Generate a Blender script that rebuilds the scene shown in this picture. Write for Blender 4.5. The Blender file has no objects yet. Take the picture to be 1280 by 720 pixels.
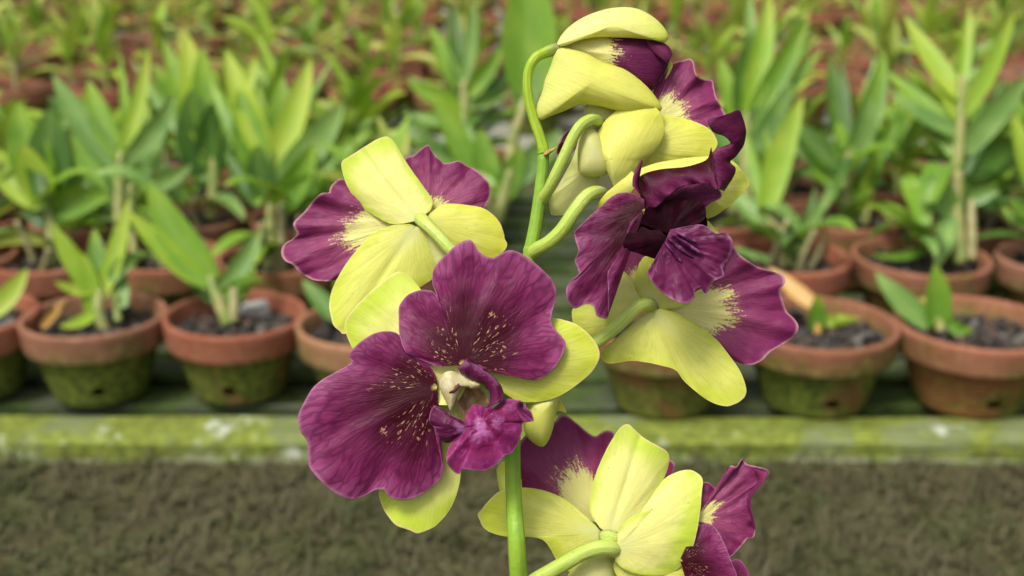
import bpy, math, random
import numpy as np
from mathutils import Vector, Matrix, noise as mnoise

random.seed(7)
R = math.radians
scene = bpy.context.scene
COL = scene.collection

# ------------------------------------------------------------------ camera frame
H = 0.512                      # camera height above the ground
PITCH = math.atan(510 / 1500)  # looking down
FPX = 1500.0                   # focal length in photo pixels (1280 wide)
CAM = Vector((0, 0, H))
FW = Vector((0, math.cos(PITCH), -math.sin(PITCH)))
UP = Vector((0, math.sin(PITCH), math.cos(PITCH)))
RT = Vector((1, 0, 0))
D0 = 0.36                      # distance of the flower spray

def PD(x, y, d):
    x, y, d = float(x), float(y), float(d)
    return CAM + d * (FW + RT * ((x - 640) / FPX) - UP * ((y - 360) / FPX))

def P(x, y, z=0.0):            # z in millimetres behind the spray's middle plane
    return PD(x, y, D0 + z / 1000.0)

def on_plane(x, y, zz):        # where the sight line meets the level z = zz
    v = FW + RT * ((x - 640) / FPX) - UP * ((y - 360) / FPX)
    return CAM + v * ((zz - H) / v.z)

# ------------------------------------------------------------------ object helpers
def empty(name, loc, parent=None):
    o = bpy.data.objects.new(name, None)
    COL.objects.link(o)
    o.empty_display_size = 0.02
    o.location = loc
    if parent: o.parent = parent
    return o

def tag(o, label=None, cat=None, group=None, kind=None):
    if label: o['label'] = label
    if cat: o['category'] = cat
    if group: o['group'] = group
    if kind: o['kind'] = kind
    return o

def mesh_obj(name, verts, faces, mat, parent=None, uvs=None, loc=(0, 0, 0), smooth=True, solid=0.0):
    me = bpy.data.meshes.new(name)
    me.from_pydata([tuple(v) for v in verts], [], faces)
    if uvs is not None:
        uvl = me.uv_layers.new(name='UVMap')
        li = np.empty(len(me.loops), dtype=np.int32)
        me.loops.foreach_get('vertex_index', li)
        uvl.data.foreach_set('uv', np.asarray(uvs, dtype=np.float32)[li].ravel())
    if smooth:
        me.polygons.foreach_set('use_smooth', [True] * len(me.polygons))
    me.materials.append(mat)
    me.update()
    o = bpy.data.objects.new(name, me)
    COL.objects.link(o)
    o.location = loc
    if parent: o.parent = parent
    if solid:
        m = o.modifiers.new('solidify', 'SOLIDIFY')
        m.thickness = solid; m.offset = 0.0
    return o

# ------------------------------------------------------------------ node helpers
def new_mat(name):
    m = bpy.data.materials.new(name); m.use_nodes = True
    nt = m.node_tree; nt.nodes.clear()
    return m, nt

def nd(nt, typ, ins=None, **attrs):
    n = nt.nodes.new(typ)
    for k, v in attrs.items(): setattr(n, k, v)
    for k, v in (ins or {}).items():
        s = n.inputs[k]
        if hasattr(v, 'is_output') or isinstance(v, bpy.types.NodeSocket): nt.links.new(v, s)
        else: s.default_value = v
    return n

def ma(nt, op, a, b=0.0, c=0.0, clamp=False):
    n = nt.nodes.new('ShaderNodeMath'); n.operation = op; n.use_clamp = clamp
    for i, v in enumerate((a, b, c)):
        if isinstance(v, bpy.types.NodeSocket): nt.links.new(v, n.inputs[i])
        else: n.inputs[i].default_value = v
    return n.outputs[0]

def mixc(nt, fac, a, b, mode='MIX'):
    n = nt.nodes.new('ShaderNodeMix'); n.data_type = 'RGBA'; n.blend_type = mode
    n.clamp_factor = True
    for i, v in ((0, fac), (6, a), (7, b)):
        if isinstance(v, bpy.types.NodeSocket): nt.links.new(v, n.inputs[i])
        else: n.inputs[i].default_value = v if i == 0 else (*v, 1)[:4]
    return n.outputs[2]

def sstep(nt, x, lo, hi):
    n = nt.nodes.new('ShaderNodeMapRange'); n.interpolation_type = 'SMOOTHSTEP'
    for i, v in ((0, x), (1, lo), (2, hi)):
        if isinstance(v, bpy.types.NodeSocket): nt.links.new(v, n.inputs[i])
        else: n.inputs[i].default_value = v
    n.inputs[3].default_value = 0; n.inputs[4].default_value = 1
    return n.outputs[0]

def uv_of(nt):
    t = nd(nt, 'ShaderNodeUVMap', uv_map='UVMap')
    s = nd(nt, 'ShaderNodeSeparateXYZ', {0: t.outputs[0]})
    return s.outputs[0], s.outputs[1]

def vec(nt, x, y, z=0.0):
    n = nt.nodes.new('ShaderNodeCombineXYZ')
    for i, v in enumerate((x, y, z)):
        if isinstance(v, bpy.types.NodeSocket): nt.links.new(v, n.inputs[i])
        else: n.inputs[i].default_value = v
    return n.outputs[0]

def noise(nt, v, scale, detail=3, rough=0.55, dist=0.0):
    n = nd(nt, 'ShaderNodeTexNoise', {'Vector': v, 'Scale': scale, 'Detail': detail, 'Roughness': rough, 'Distortion': dist})
    return n.outputs[0]

def objco(nt):
    return nd(nt, 'ShaderNodeTexCoord').outputs['Object']

def finish(nt, col, rough=0.5, bump=None, bstr=0.3, bdist=0.0005, transl=0.0, tcol=None, spec=0.4, coat=0.0, sheen=0.0):
    p = nd(nt, 'ShaderNodeBsdfPrincipled', {'Base Color': col if isinstance(col, bpy.types.NodeSocket) else (*col, 1),
                                            'Roughness': rough, 'Specular IOR Level': spec, 'Coat Weight': coat, 'Sheen Weight': sheen, 'Sheen Roughness': .4})
    nrm = None
    if bump is not None:
        b = nd(nt, 'ShaderNodeBump', {'Height': bump, 'Strength': bstr, 'Distance': bdist})
        nrm = b.outputs[0]; nt.links.new(nrm, p.inputs['Normal'])
    sh = p.outputs[0]
    if transl > 0:
        t = nd(nt, 'ShaderNodeBsdfTranslucent', {'Color': tcol if isinstance(tcol, bpy.types.NodeSocket) else ((*tcol, 1) if tcol else (col if isinstance(col, bpy.types.NodeSocket) else (*col, 1)))})
        if nrm: nt.links.new(nrm, t.inputs['Normal'])
        mx = nd(nt, 'ShaderNodeMixShader', {0: transl, 1: sh, 2: t.outputs[0]})
        sh = mx.outputs[0]
    nd(nt, 'ShaderNodeOutputMaterial', {0: sh})

# ------------------------------------------------------------------ materials: flower
def mat_purple_face(name, spots=1.0, dark=1.0):
    """Upper face of a petal: wine purple, netted veins, cream flecks near the throat, pale rim."""
    m, nt = new_mat(name)
    u, v = uv_of(nt)
    oc = objco(nt)
    wob = noise(nt, oc, 90, 3)
    wob2 = noise(nt, oc, 330, 3)
    uu = ma(nt, 'ADD', u, ma(nt, 'MULTIPLY', ma(nt, 'SUBTRACT', wob, .5), .05))
    vv = ma(nt, 'ADD', v, ma(nt, 'MULTIPLY', ma(nt, 'SUBTRACT', wob2, .5), .09))
    net = nd(nt, 'ShaderNodeTexVoronoi', {'Vector': vec(nt, ma(nt, 'MULTIPLY', uu, 56), ma(nt, 'MULTIPLY', vv, 4.6)), 'Scale': 1.0, 'Randomness': .9},
             feature='DISTANCE_TO_EDGE').outputs[0]
    vein = sstep(nt, net, 0.0, 0.17)                       # 0 on a vein
    fine = noise(nt, vec(nt, ma(nt, 'MULTIPLY', uu, 130), ma(nt, 'MULTIPLY', v, 6)), 1.0, 3)
    body = mixc(nt, sstep(nt, ma(nt, 'ADD', v, ma(nt, 'MULTIPLY', ma(nt, 'SUBTRACT', wob, .5), .5)), .34, 1.14),
                (.040*dark, .0004*dark, .007*dark), (.225*dark, .024*dark, .115*dark))
    body = mixc(nt, ma(nt, 'MULTIPLY', sstep(nt, ma(nt, 'ADD', v, ma(nt, 'MULTIPLY', ma(nt, 'SUBTRACT', wob, .5), .3)), .78, 1.02), .55), body, (.30*dark, .085*dark, .20*dark))
    body = mixc(nt, ma(nt, 'MULTIPLY', sstep(nt, fine, .35, .75), ma(nt, 'MULTIPLY', sstep(nt, v, .25, .8), .34)), body, (.31*dark, .036*dark, .155*dark))
    body = mixc(nt, ma(nt, 'MULTIPLY', ma(nt, 'SUBTRACT', 1.0, vein), ma(nt, 'MULTIPLY', sstep(nt, v, .35, .85), .50)), body, (.060*dark, .0012*dark, .024*dark))
    # cream flecks along the rays
    sp = noise(nt, vec(nt, ma(nt, 'MULTIPLY', uu, 84), ma(nt, 'MULTIPLY', v, 16)), 1.0, 2, .5)
    ray = noise(nt, vec(nt, ma(nt, 'MULTIPLY', u, 12), 3.3, 1.7), 1.0, 1)
    zone = ma(nt, 'MULTIPLY', sstep(nt, v, .10, .22), ma(nt, 'SUBTRACT', 1.0, sstep(nt, v, .42, .60)))
    zone = ma(nt, 'MULTIPLY', zone, sstep(nt, ray, .42, .56))
    fl = ma(nt, 'MULTIPLY', sstep(nt, sp, .595, .66), ma(nt, 'MULTIPLY', zone, spots * .75))
    body = mixc(nt, fl, body, (.56, .33, .20))
    basey = ma(nt, 'SUBTRACT', 1.0, sstep(nt, ma(nt, 'ADD', v, ma(nt, 'MULTIPLY', sp, .05)), .035, .075))
    body = mixc(nt, basey, body, (.60, .48, .14))
    body = mixc(nt, ma(nt, 'MULTIPLY', sstep(nt, v, .968, .998), .40), body, (.46, .22, .32))
    hgt = ma(nt, 'ADD', ma(nt, 'MULTIPLY', vein, .16), ma(nt, 'ADD', ma(nt, 'MULTIPLY', fine, .5), ma(nt, 'MULTIPLY', wob2, .45)))
    finish(nt, body, .46, hgt, .42, .0006, .16, body, spec=.16)
    return m

def mat_purple_back(name, lo=.42, hi=.70, dk=1.0):
    """Reverse of a petal: yellow claw breaking up in streaks into violet purple."""
    m, nt = new_mat(name)
    u, v = uv_of(nt)
    oc = objco(nt)
    wob = noise(nt, oc, 110, 3)
    uu = ma(nt, 'ADD', u, ma(nt, 'MULTIPLY', ma(nt, 'SUBTRACT', wob, .5), .05))
    streak = noise(nt, vec(nt, ma(nt, 'MULTIPLY', uu, 70), ma(nt, 'MULTIPLY', v, 7)), 1.0, 4, .65)
    speck = noise(nt, oc, 1500, 2)
    mid = ma(nt, 'MULTIPLY', ma(nt, 'ABSOLUTE', ma(nt, 'SUBTRACT', u, .5)), .32)
    vv = ma(nt, 'ADD', ma(nt, 'ADD', v, mid), ma(nt, 'ADD', ma(nt, 'MULTIPLY', ma(nt, 'SUBTRACT', streak, .5), .55), ma(nt, 'MULTIPLY', ma(nt, 'SUBTRACT', speck, .5), .22)))
    f = sstep(nt, vv, (lo + hi) / 2 - .05, (lo + hi) / 2 + .05)
    net = nd(nt, 'ShaderNodeTexVoronoi', {'Vector': vec(nt, ma(nt, 'MULTIPLY', uu, 46), ma(nt, 'MULTIPLY', ma(nt, 'ADD', v, ma(nt, 'MULTIPLY', wob, .2)), 4.5)), 'Scale': 1.0}, feature='DISTANCE_TO_EDGE').outputs[0]
    vein = sstep(nt, net, 0.0, .14)
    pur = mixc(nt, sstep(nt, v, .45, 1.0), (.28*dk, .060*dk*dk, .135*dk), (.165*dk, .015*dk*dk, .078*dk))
    pur = mixc(nt, ma(nt, 'MULTIPLY', ma(nt, 'SUBTRACT', 1.0, vein), .30), pur, (.12, .014, .065))
    pur = mixc(nt, ma(nt, 'MULTIPLY', sstep(nt, wob, .4, .7), .3), pur, (.15, .018, .085))
    yel = mixc(nt, sstep(nt, streak, .4, .7), (.64, .62, .20), (.68, .60, .28))
    col = mixc(nt, f, yel, pur)
    col = mixc(nt, ma(nt, 'MULTIPLY', sstep(nt, v, .968, .995), .6), col, (.50, .28, .30))
    hgt = ma(nt, 'ADD', ma(nt, 'MULTIPLY', vein, .15), ma(nt, 'ADD', streak, ma(nt, 'MULTIPLY', wob, .6)))
    finish(nt, col, .45, hgt, .45, .0006, .14, col, spec=.2)
    return m

def mat_yellow(name, a=(.70, .71, .29), b=(.79, .772, .265), c=(.53, .66, .055), veins=.22):
    """Sepal: pale cream at the claw, soft yellow, lime at the tip, pinkish edge line, faint long veins."""
    m, nt = new_mat(name)
    u, v = uv_of(nt)
    oc = objco(nt)
    wob = noise(nt, oc, 70, 3)
    uu = ma(nt, 'ADD', u, ma(nt, 'MULTIPLY', ma(nt, 'SUBTRACT', wob, .5), .03))
    ln = noise(nt, vec(nt, ma(nt, 'MULTIPLY', uu, 34), ma(nt, 'MULTIPLY', v, 1.6)), 1.0, 3, .6)
    line = ma(nt, 'MULTIPLY', ma(nt, 'SUBTRACT', 1.0, sstep(nt, ma(nt, 'ABSOLUTE', ma(nt, 'SUBTRACT', ln, .5)), .0, .035)), sstep(nt, v, .1, .4))
    col = mixc(nt, sstep(nt, v, .05, .40), a, b)
    tip = sstep(nt, ma(nt, 'ADD', v, ma(nt, 'MULTIPLY', ma(nt, 'SUBTRACT', wob, .5), .6)), .60, 1.05)
    col = mixc(nt, tip, col, c)
    col = mixc(nt, ma(nt, 'MULTIPLY', line, veins), col, (.42, .46, .08))
    freck = noise(nt, oc, 900, 2)
    col = mixc(nt, ma(nt, 'MULTIPLY', sstep(nt, freck, .55, .8), .25), col, (.55, .55, .10))
    blem = noise(nt, oc, 420, 2)
    col = mixc(nt, ma(nt, 'MULTIPLY', sstep(nt, blem, .735, .77), .5), col, (.30, .24, .06))
    col = mixc(nt, ma(nt, 'MULTIPLY', sstep(nt, v, .975, .997), .6), col, (.80, .62, .34))
    hgt = ma(nt, 'ADD', ma(nt, 'MULTIPLY', ln, 1.0), ma(nt, 'MULTIPLY', wob, .8))
    finish(nt, col, .45, hgt, .3, .0006, .28, mixc(nt, .5, col, (.70, .72, .05)), spec=.25)
    return m

def mat_stem(name, c1, c2, sc=60, joint=0.0):
    m, nt = new_mat(name)
    oc = objco(nt)
    n1 = noise(nt, oc, sc, 4); n2 = noise(nt, oc, sc * 12, 3)
    u, v = uv_of(nt)
    rib = noise(nt, vec(nt, ma(nt, 'MULTIPLY', u, 14), ma(nt, 'MULTIPLY', v, 2)), 1.0, 2)
    col = mixc(nt, sstep(nt, n1, .35, .65), c1, c2)
    col = mixc(nt, ma(nt, 'MULTIPLY', sstep(nt, n2, .66, .74), .5), col, (.10, .12, .02))
    col = mixc(nt, ma(nt, 'MULTIPLY', ma(nt, 'SUBTRACT', 1.0, sstep(nt, v, .0, .12)), .35), col, c1)
    col = mixc(nt, ma(nt, 'MULTIPLY', sstep(nt, rib, .5, .7), .35), col, c2)
    if joint: col = mixc(nt, ma(nt, 'MULTIPLY', sstep(nt, ma(nt, 'ADD', v, ma(nt, 'MULTIPLY', n1, .1)), .88, 1.02), joint), col, (.20, .17, .09))
    finish(nt, col, .45, ma(nt, 'ADD', n2, ma(nt, 'MULTIPLY', rib, 2.0)), .5, .0005, .08, col, spec=.35)
    return m

def mat_plain(name, c1, c2, sc=300, rough=.5, bstr=.3, thr=(.35, .65), spec=.4):
    m, nt = new_mat(name)
    oc = objco(nt)
    n1 = noise(nt, oc, sc, 4)
    finish(nt, mixc(nt, sstep(nt, n1, *thr), c1, c2), rough, n1, bstr, .0006, spec=spec)
    return m

def mat_lip(name, dark=1.0, rd=.55):
    m, nt = new_mat(name)
    u, v = uv_of(nt)
    oc = objco(nt)
    wob = noise(nt, oc, 120, 3)
    ridge = noise(nt, vec(nt, ma(nt, 'MULTIPLY', ma(nt, 'ADD', u, ma(nt, 'MULTIPLY', wob, .1)), 30), ma(nt, 'MULTIPLY', v, 4)), 1.0, 3, .6)
    col = mixc(nt, sstep(nt, v, .2, .95), (.15*dark, .002*dark, .055*dark), (.23*dark, .024*dark, .115*dark))
    col = mixc(nt, ma(nt, 'MULTIPLY', sstep(nt, wob, .38, .62), .5), col, (.085*dark, .004*dark, .05*dark))
    col = mixc(nt, ma(nt, 'MULTIPLY', sstep(nt, ridge, .52, .7), ma(nt, 'MULTIPLY', sstep(nt, v, .25, .6), rd)), col, (.33*dark, .07*dark, .26*dark))
    crk = noise(nt, oc, 260, 3, .6)
    thr = ma(nt, 'SUBTRACT', 1.0, sstep(nt, ma(nt, 'ADD', v, ma(nt, 'MULTIPLY', ma(nt, 'SUBTRACT', crk, .5), .7)), .30, .60))
    col = mixc(nt, ma(nt, 'MULTIPLY', ma(nt, 'MULTIPLY', thr, .8), sstep(nt, ma(nt, 'ADD', ma(nt, 'MULTIPLY', wob, .35), ma(nt, 'MULTIPLY', crk, .65)), .46, .60)), col, (.46*dark, .15*dark, .38*dark))  # violet callus tone, its crinkled highlights painted into the colour
    col = mixc(nt, ma(nt, 'MULTIPLY', sstep(nt, v, .96, .995), .35), col, (.40, .16, .3))
    hgt = ma(nt, 'ADD', ma(nt, 'ADD', ma(nt, 'MULTIPLY', ridge, sstep(nt, v, .2, .55)), wob), ma(nt, 'MULTIPLY', ma(nt, 'MULTIPLY', thr, crk), 4.0))
    finish(nt, col, .42, hgt, .42, .0008, .12, col, spec=.2)
    return m

M = {}
M['face'] = mat_purple_face('petal_face_wine_purple')
M['face_plain'] = mat_purple_face('petal_face_plain_wine', spots=.12, dark=.85)
M['face_dark'] = mat_purple_face('petal_face_deep_wine', spots=.0, dark=.75)
M['back'] = mat_purple_back('petal_reverse')
M['back_more'] = mat_purple_back('petal_reverse_more_purple', .22, .48)
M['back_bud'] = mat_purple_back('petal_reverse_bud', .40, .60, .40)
M['yel'] = mat_yellow('sepal_yellow')
M['yel_green'] = mat_yellow('sepal_green_yellow', (.64, .66, .25), (.66, .67, .15), (.55, .62, .05), .38)
M['yel_bright'] = mat_yellow('sepal_bright_yellow', (.66, .68, .19), (.71, .70, .15), (.64, .65, .07), .28)
M['yel_pale'] = mat_yellow('sepal_pale', (.58, .60, .26), (.63, .63, .24), (.52, .55, .16), .25)
M['stem'] = mat_stem('flower_stem_green', (.17, .32, .025), (.27, .43, .04))
M['pedicel'] = mat_stem('pedicel_lime', (.36, .48, .07), (.46, .56, .12), 60, .6)
M['pedicel_bud'] = mat_stem('pedicel_bright', (.27, .42, .02), (.38, .51, .04), 60, .8)
M['lip'] = mat_lip('lip_purple')
M['lip_dark'] = mat_lip('lip_deep_purple', .55, .10)
M['callus'] = mat_plain('lip_callus_violet', (.17, .012, .11), (.62, .30, .55), 420, .32, 1.0, (.40, .62))
M['callus_dark'] = mat_plain('lip_callus_dark', (.060, .004, .040), (.22, .06, .20), 420, .35, 1.0, (.42, .66))
M['lip_inside'] = mat_plain('lip_inside_shaded_maroon', (.007, .0003, .002), (.017, .0007, .005), 200, .6, spec=.05)  # deep maroon, darkened further with the shade of the recess painted in
M['column'] = mat_plain('column_cream', (.36, .31, .15), (.52, .47, .29), 200, .4, .3, (.38, .62), .3)
M['throat'] = mat_plain('throat_brown', (.17, .08, .045), (.34, .22, .10), 300, .5)
M['stigma'] = mat_plain('stigma_brown', (.035, .010, .008), (.10, .03, .02), 700, .4)
M['bract'] = mat_plain('dry_bract', (.20, .10, .03), (.42, .26, .06), 500, .7)

# ------------------------------------------------------------------ surfaces
def crom(pts, n, closed=False):
    """Catmull-Rom through pts, resampled to n points of even spacing."""
    a = np.asarray(pts, dtype=float)
    if closed: q = np.vstack([a[-1], a, a[0], a[1]])
    else: q = np.vstack([2 * a[0] - a[1], a, 2 * a[-1] - a[-2]])
    out = []
    for i in range(1, len(q) - 2):
        p0, p1, p2, p3 = q[i - 1], q[i], q[i + 1], q[i + 2]
        for t in np.linspace(0, 1, 12, endpoint=False):
            out.append(.5 * (2 * p1 + (p2 - p0) * t + (2 * p0 - 5 * p1 + 4 * p2 - p3) * t * t + (3 * p1 - p0 - 3 * p2 + p3) * t ** 3))
    out.append(q[-2])
    out = np.array(out)
    L = np.concatenate([[0], np.cumsum(np.linalg.norm(np.diff(out[:, :2], axis=0), axis=1))])
    s = np.linspace(0, L[-1], n)
    return np.stack([np.interp(s, L, out[:, k]) for k in range(out.shape[1])], 1)

def hn(x, y, seed):   # small smooth noise
    return mnoise.noise(Vector((x, y, seed * 7.31)))

SEED = [0]
def axuv(x, y, a):     # u across, v along the axis x0,y0 -> x1,y1
    dx, dy = a[2] - a[0], a[3] - a[1]; n2 = dx * dx + dy * dy
    v = ((x - a[0]) * dx + (y - a[1]) * dy) / n2
    w = (-(x - a[0]) * dy + (y - a[1]) * dx) / n2
    return (.5 + .5 * w / (.35 + .3 * max(0, v)), min(.95, max(.02, v)))
def fan(base, outline, z0=0.0, tilt=(0, 0), cup=0.0, bend=0.0, ruf=(0, 5, 0), bulge=0.0, crump=.35, closed=False,
        NS=110, NT=28, groove=0.0, vmap=(0, 1), edge=.25, sgn=1, uvax=None):
    """Surface spread from its claw (base) to an outline; all in photo pixels plus mm of depth, so real size at its real distance."""
    SEED[0] += 1; sd = SEED[0]
    pts = [(p[0], p[1], p[2] if len(p) > 2 else 0.0) for p in outline]
    o = crom(pts, NS, closed)
    bx, by = base
    # small natural irregularity of the margin
    for i in range(NS):
        f = edge * (hn(i * .35, 0, sd) + .6 * hn(i * .9, 4, sd))
        d = np.array([o[i, 0] - bx, o[i, 1] - by]); L = max(np.hypot(*d), 1e-6)
        o[i, :2] += d / L * f * (0 if (i in (0, NS - 1) and closed) else 1)
    if closed: o[-1] = o[0]
    far = o[np.argmax(np.hypot(o[:, 0] - bx, o[:, 1] - by))]
    cen = o[:, :2].mean(0)
    ax = np.array([cen[0] - bx, cen[1] - by]); 
    if np.hypot(*ax) < 4: ax = np.array([far[0] - bx, far[1] - by])
    ax /= np.hypot(*ax); pr = np.array([-ax[1], ax[0]])
    rel = o[:, :2] - np.array([bx, by])
    hw = max(np.abs(rel @ pr).max(), 1); ln = max((rel @ ax).max(), 1)
    verts, uvs, faces = [], [], []
    for j in range(NT + 1):
        t = (j / (NT - 1)) ** .92 * .994 if 0 < j < NT else (1.0 if j else 0.0)   # a tight last ring keeps the thin edge crisp
        tt = max(t, .004)
        for i in range(NS):
            s = i / (NS - 1)
            x = bx + (o[i, 0] - bx) * tt; y = by + (o[i, 1] - by) * tt
            dx, dy = x - bx, y - by
            w = (dx * pr[0] + dy * pr[1]) / hw; l = (dx * ax[0] + dy * ax[1]) / ln
            fade = 1 if closed else min(1, 6 * s, 6 * (1 - s))
            z = z0 + tilt[0] * dx / 100 + tilt[1] * dy / 100 + cup * w * w + bend * l * abs(l) + o[i, 2] * t * t
            z += ruf[0] * t ** 2.2 * fade * (.45 * math.sin(2 * math.pi * (ruf[1] * s + ruf[2] + .25 * hn(s * 5, 1, sd))) + 1.5 * hn(s * ruf[1] * 1.5, t * 1.2, sd + 50) + .7 * hn(s * ruf[1] * 4, t * 2, sd + 80)) if ruf[0] else 0
            z -= bulge * (1 - t * t)
            z += groove * math.exp(-(w / .10) ** 2) * min(1, l * 3) if l > 0 else 0
            z += crump * hn(x * .045, y * .045, sd) * (.3 + .7 * t) + crump * .4 * hn(x * .13, y * .13, sd + 9) * t
            verts.append((x, y, z)); uvs.append(axuv(x, y, uvax) if uvax else (s, vmap[0] + (vmap[1] - vmap[0]) * t))
    for j in range(NT):
        for i in range(NS - 1):
            a = j * NS + i
            faces.append((a, a + 1, a + NS + 1, a + NS))
    return verts, faces, uvs

def strip(A, B, z0=0.0, bulge=0.0, NS=70, NT=14, ruf=(0, 5, 0), vmap=(0, 1), crump=.3, flip=False):
    """Ruled surface between two margins, bowed by bulge (mm)."""
    SEED[0] += 1; sd = SEED[0]
    f = lambda L: crom([(p[0], p[1], p[2] if len(p) > 2 else 0.0) for p in L], NS)
    a, b = f(A), f(B)
    verts, uvs, faces = [], [], []
    for j in range(NT + 1):
        t = j / NT
        for i in range(NS):
            s = i / (NS - 1)
            q = a[i] * (1 - t) + b[i] * t
            z = z0 + q[2] - bulge * 4 * t * (1 - t) + crump * hn(q[0] * .06, q[1] * .06, sd)
            if ruf[0]: z += ruf[0] * (2 * t - 1) ** 2 * math.sin(2 * math.pi * (ruf[1] * s + ruf[2]))
            verts.append((q[0], q[1], z)); uvs.append((s, vmap[0] + (vmap[1] - vmap[0]) * t))
    for j in range(NT):
        for i in range(NS - 1):
            k = j * NS + i
            faces.append((k, k + 1, k + NS + 1, k + NS))
    return verts, faces, uvs

def pillow(base, outline, z0=0.0, front=5.0, back=5.0, tilt=(0, 0), NS=90, NT=18, crump=.3, vmap=(0, 1), pw=.5, uvax=None):
    """Closed rounded body with the given outline, its depth in mm before and behind its middle plane."""
    V, F, U = [], [], []
    for sgn, amt in ((-1, front), (1, back)):
        SEED[0] += 1; sd = SEED[0]
        pts = [(p[0], p[1], p[2] if len(p) > 2 else 0.0) for p in outline]
        o = crom(pts, NS, True); o[-1] = o[0]
        off = len(V)
        for j in range(NT + 1):
            t = math.sin(j / NT * math.pi / 2); t = max(t, .004)
            for i in range(NS):
                x = base[0] + (o[i, 0] - base[0]) * t; y = base[1] + (o[i, 1] - base[1]) * t
                z = z0 + tilt[0] * (x - base[0]) / 100 + tilt[1] * (y - base[1]) / 100 + o[i, 2] * t * t
                z += sgn * amt * (max(0, 1 - t * t)) ** pw
                z += crump * hn(x * .05, y * .05, sd) * (1 - t)
                V.append((x, y, z)); U.append(axuv(x, y, uvax) if uvax else (i / (NS - 1), vmap[0] + (vmap[1] - vmap[0]) * t))
        for j in range(NT):
            for i in range(NS - 1):
                k = off + j * NS + i
                q = (k, k + 1, k + NS + 1, k + NS)
                F.append(q if sgn < 0 else q[::-1])
    return V, F, U

def surf(name, parent, pieces, mat, solid=.00022):
    """Put the pieces into ONE mesh, moved from pixel-and-depth to world space, local to its parent."""
    V, F, U = [], [], []
    org = parent.matrix_world.translation if False else WORLD_OF[parent.name]
    for v, f, u in pieces:
        k = len(V)
        V += [P(*q) - org for q in v]; U += u
        F += [tuple(i + k for i in ff) for ff in f]
    return mesh_obj(name, V, F, mat, parent, U, solid=solid)

WORLD_OF = {}

def tube_pts(path, n):
    pts = crom(path, n)
    return pts

def tube(name, parent, path, mat, n=48, ring=16, org=None, world=False, flat=1.0, bumpy=0.0):
    """path rows: x, y, z(mm), radius(mm) in photo pixels - or world x,y,z,radius(m) when world."""
    rows = []
    for r in path:
        if world: rows.append(list(r))
        else:
            q = P(r[0], r[1], r[2]); rows.append([q.x, q.y, q.z, r[3] / 1000])
    a = np.asarray(rows)
    # resample by true length
    q = np.vstack([2 * a[0] - a[1], a, 2 * a[-1] - a[-2]]); out = []
    for i in range(1, len(q) - 2):
        p0, p1, p2, p3 = q[i - 1], q[i], q[i + 1], q[i + 2]
        for t in np.linspace(0, 1, 10, endpoint=False):
            out.append(.5 * (2 * p1 + (p2 - p0) * t + (2 * p0 - 5 * p1 + 4 * p2 - p3) * t * t + (3 * p1 - p0 - 3 * p2 + p3) * t ** 3))
    out.append(a[-1]); out = np.array(out)
    L = np.concatenate([[0], np.cumsum(np.linalg.norm(np.diff(out[:, :3], axis=0), axis=1))])
    s = np.linspace(0, L[-1], n)
    c = np.stack([np.interp(s, L, out[:, k]) for k in range(4)], 1)
    V, F, U = [], [], []
    prev = Vector((.3, -.9, .2))
    for i in range(n):
        tan = Vector(c[min(i + 1, n - 1), :3] - c[max(i - 1, 0), :3]).normalized()
        sx = (prev - tan * prev.dot(tan)).normalized(); prev = sx
        sy = tan.cross(sx)
        for k in range(ring):
            an = 2 * math.pi * k / ring
            rr = max(c[i, 3], 1e-5) * (1 + bumpy * hn(i * .4, k * .8, 3))
            V.append(Vector(c[i, :3]) + sx * math.cos(an) * rr + sy * math.sin(an) * rr * flat - (org or Vector()))
            U.append((k / ring, i / (n - 1)))
    for i in range(n - 1):
        for k in range(ring):
            F.append((i * ring + k, i * ring + (k + 1) % ring, (i + 1) * ring + (k + 1) % ring, (i + 1) * ring + k))
    F.append(tuple(range(ring))[::-1]); F.append(tuple((n - 1) * ring + k for k in range(ring)))
    return mesh_obj(name, V, F, mat, parent, U)
# ================================================================== THE FLOWER SPRAY
def T(pts, ox, oy, s):     # traced points of an enlarged detail back to photo pixels
    return [(ox + p[0] / s, oy + p[1] / s, *p[2:]) for p in pts]

stem_foot = P(652, 800, 2); stem_foot = Vector((stem_foot.x + .004, stem_foot.y + .02, 0.0))
spray = empty('orchid_spray', stem_foot)
tag(spray, 'yellow and wine purple orchid spray in the foreground, in front of all pots', 'orchid')
WORLD_OF[spray.name] = stem_foot

b720 = P(648, 720, 0)
spath = [(*P(680, 188, 0), .0017), (*P(678, 215, 0), .00185), (*P(674, 250, 0), .0019), (*P(668, 290, 0), .0020), (*P(661, 325, 0), .00205),
         (*P(654, 400, 0), .0021), (*P(646, 480, 0), .0022), (*P(641, 560, 0), .0023), (*P(643, 640, 0), .0025), (*b720, .0027),
         (b720.x + .004, b720.y + .006, b720.z - .10, .0033), (stem_foot.x, stem_foot.y, stem_foot.z + .2, .004), (stem_foot.x, stem_foot.y, -.01, .0045)]
tube('flower_stem', spray, spath, M['stem'], n=140, ring=20, org=stem_foot, world=True, bumpy=.03)
tube('node', spray, [(680.5, 193, 0, 1.75), (680.3, 191.5, 0, 2.1), (680, 189.5, 0, 2.05), (679.6, 187.5, 0, 1.7)], M['stem'], n=10, org=stem_foot)
tube('bract', spray, [(681, 192.5, -1.6, 1.2), (686, 190, -2.2, 1.2), (691, 187, -2.4, .8), (696, 183.5, -2.6, .15)], M['bract'], n=14, org=stem_foot, flat=.5)
tube('node', spray, [(665, 320, 0, 2.1), (663.5, 314, 0, 2.35), (664.5, 308, 0, 2.05)], M['stem'], n=10, org=stem_foot)

def flower(x, y, z, label):
    w = P(x, y, z)
    f = empty('flower', w - stem_foot, spray)
    f['label'] = label
    WORLD_OF[f.name] = w
    return f

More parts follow.
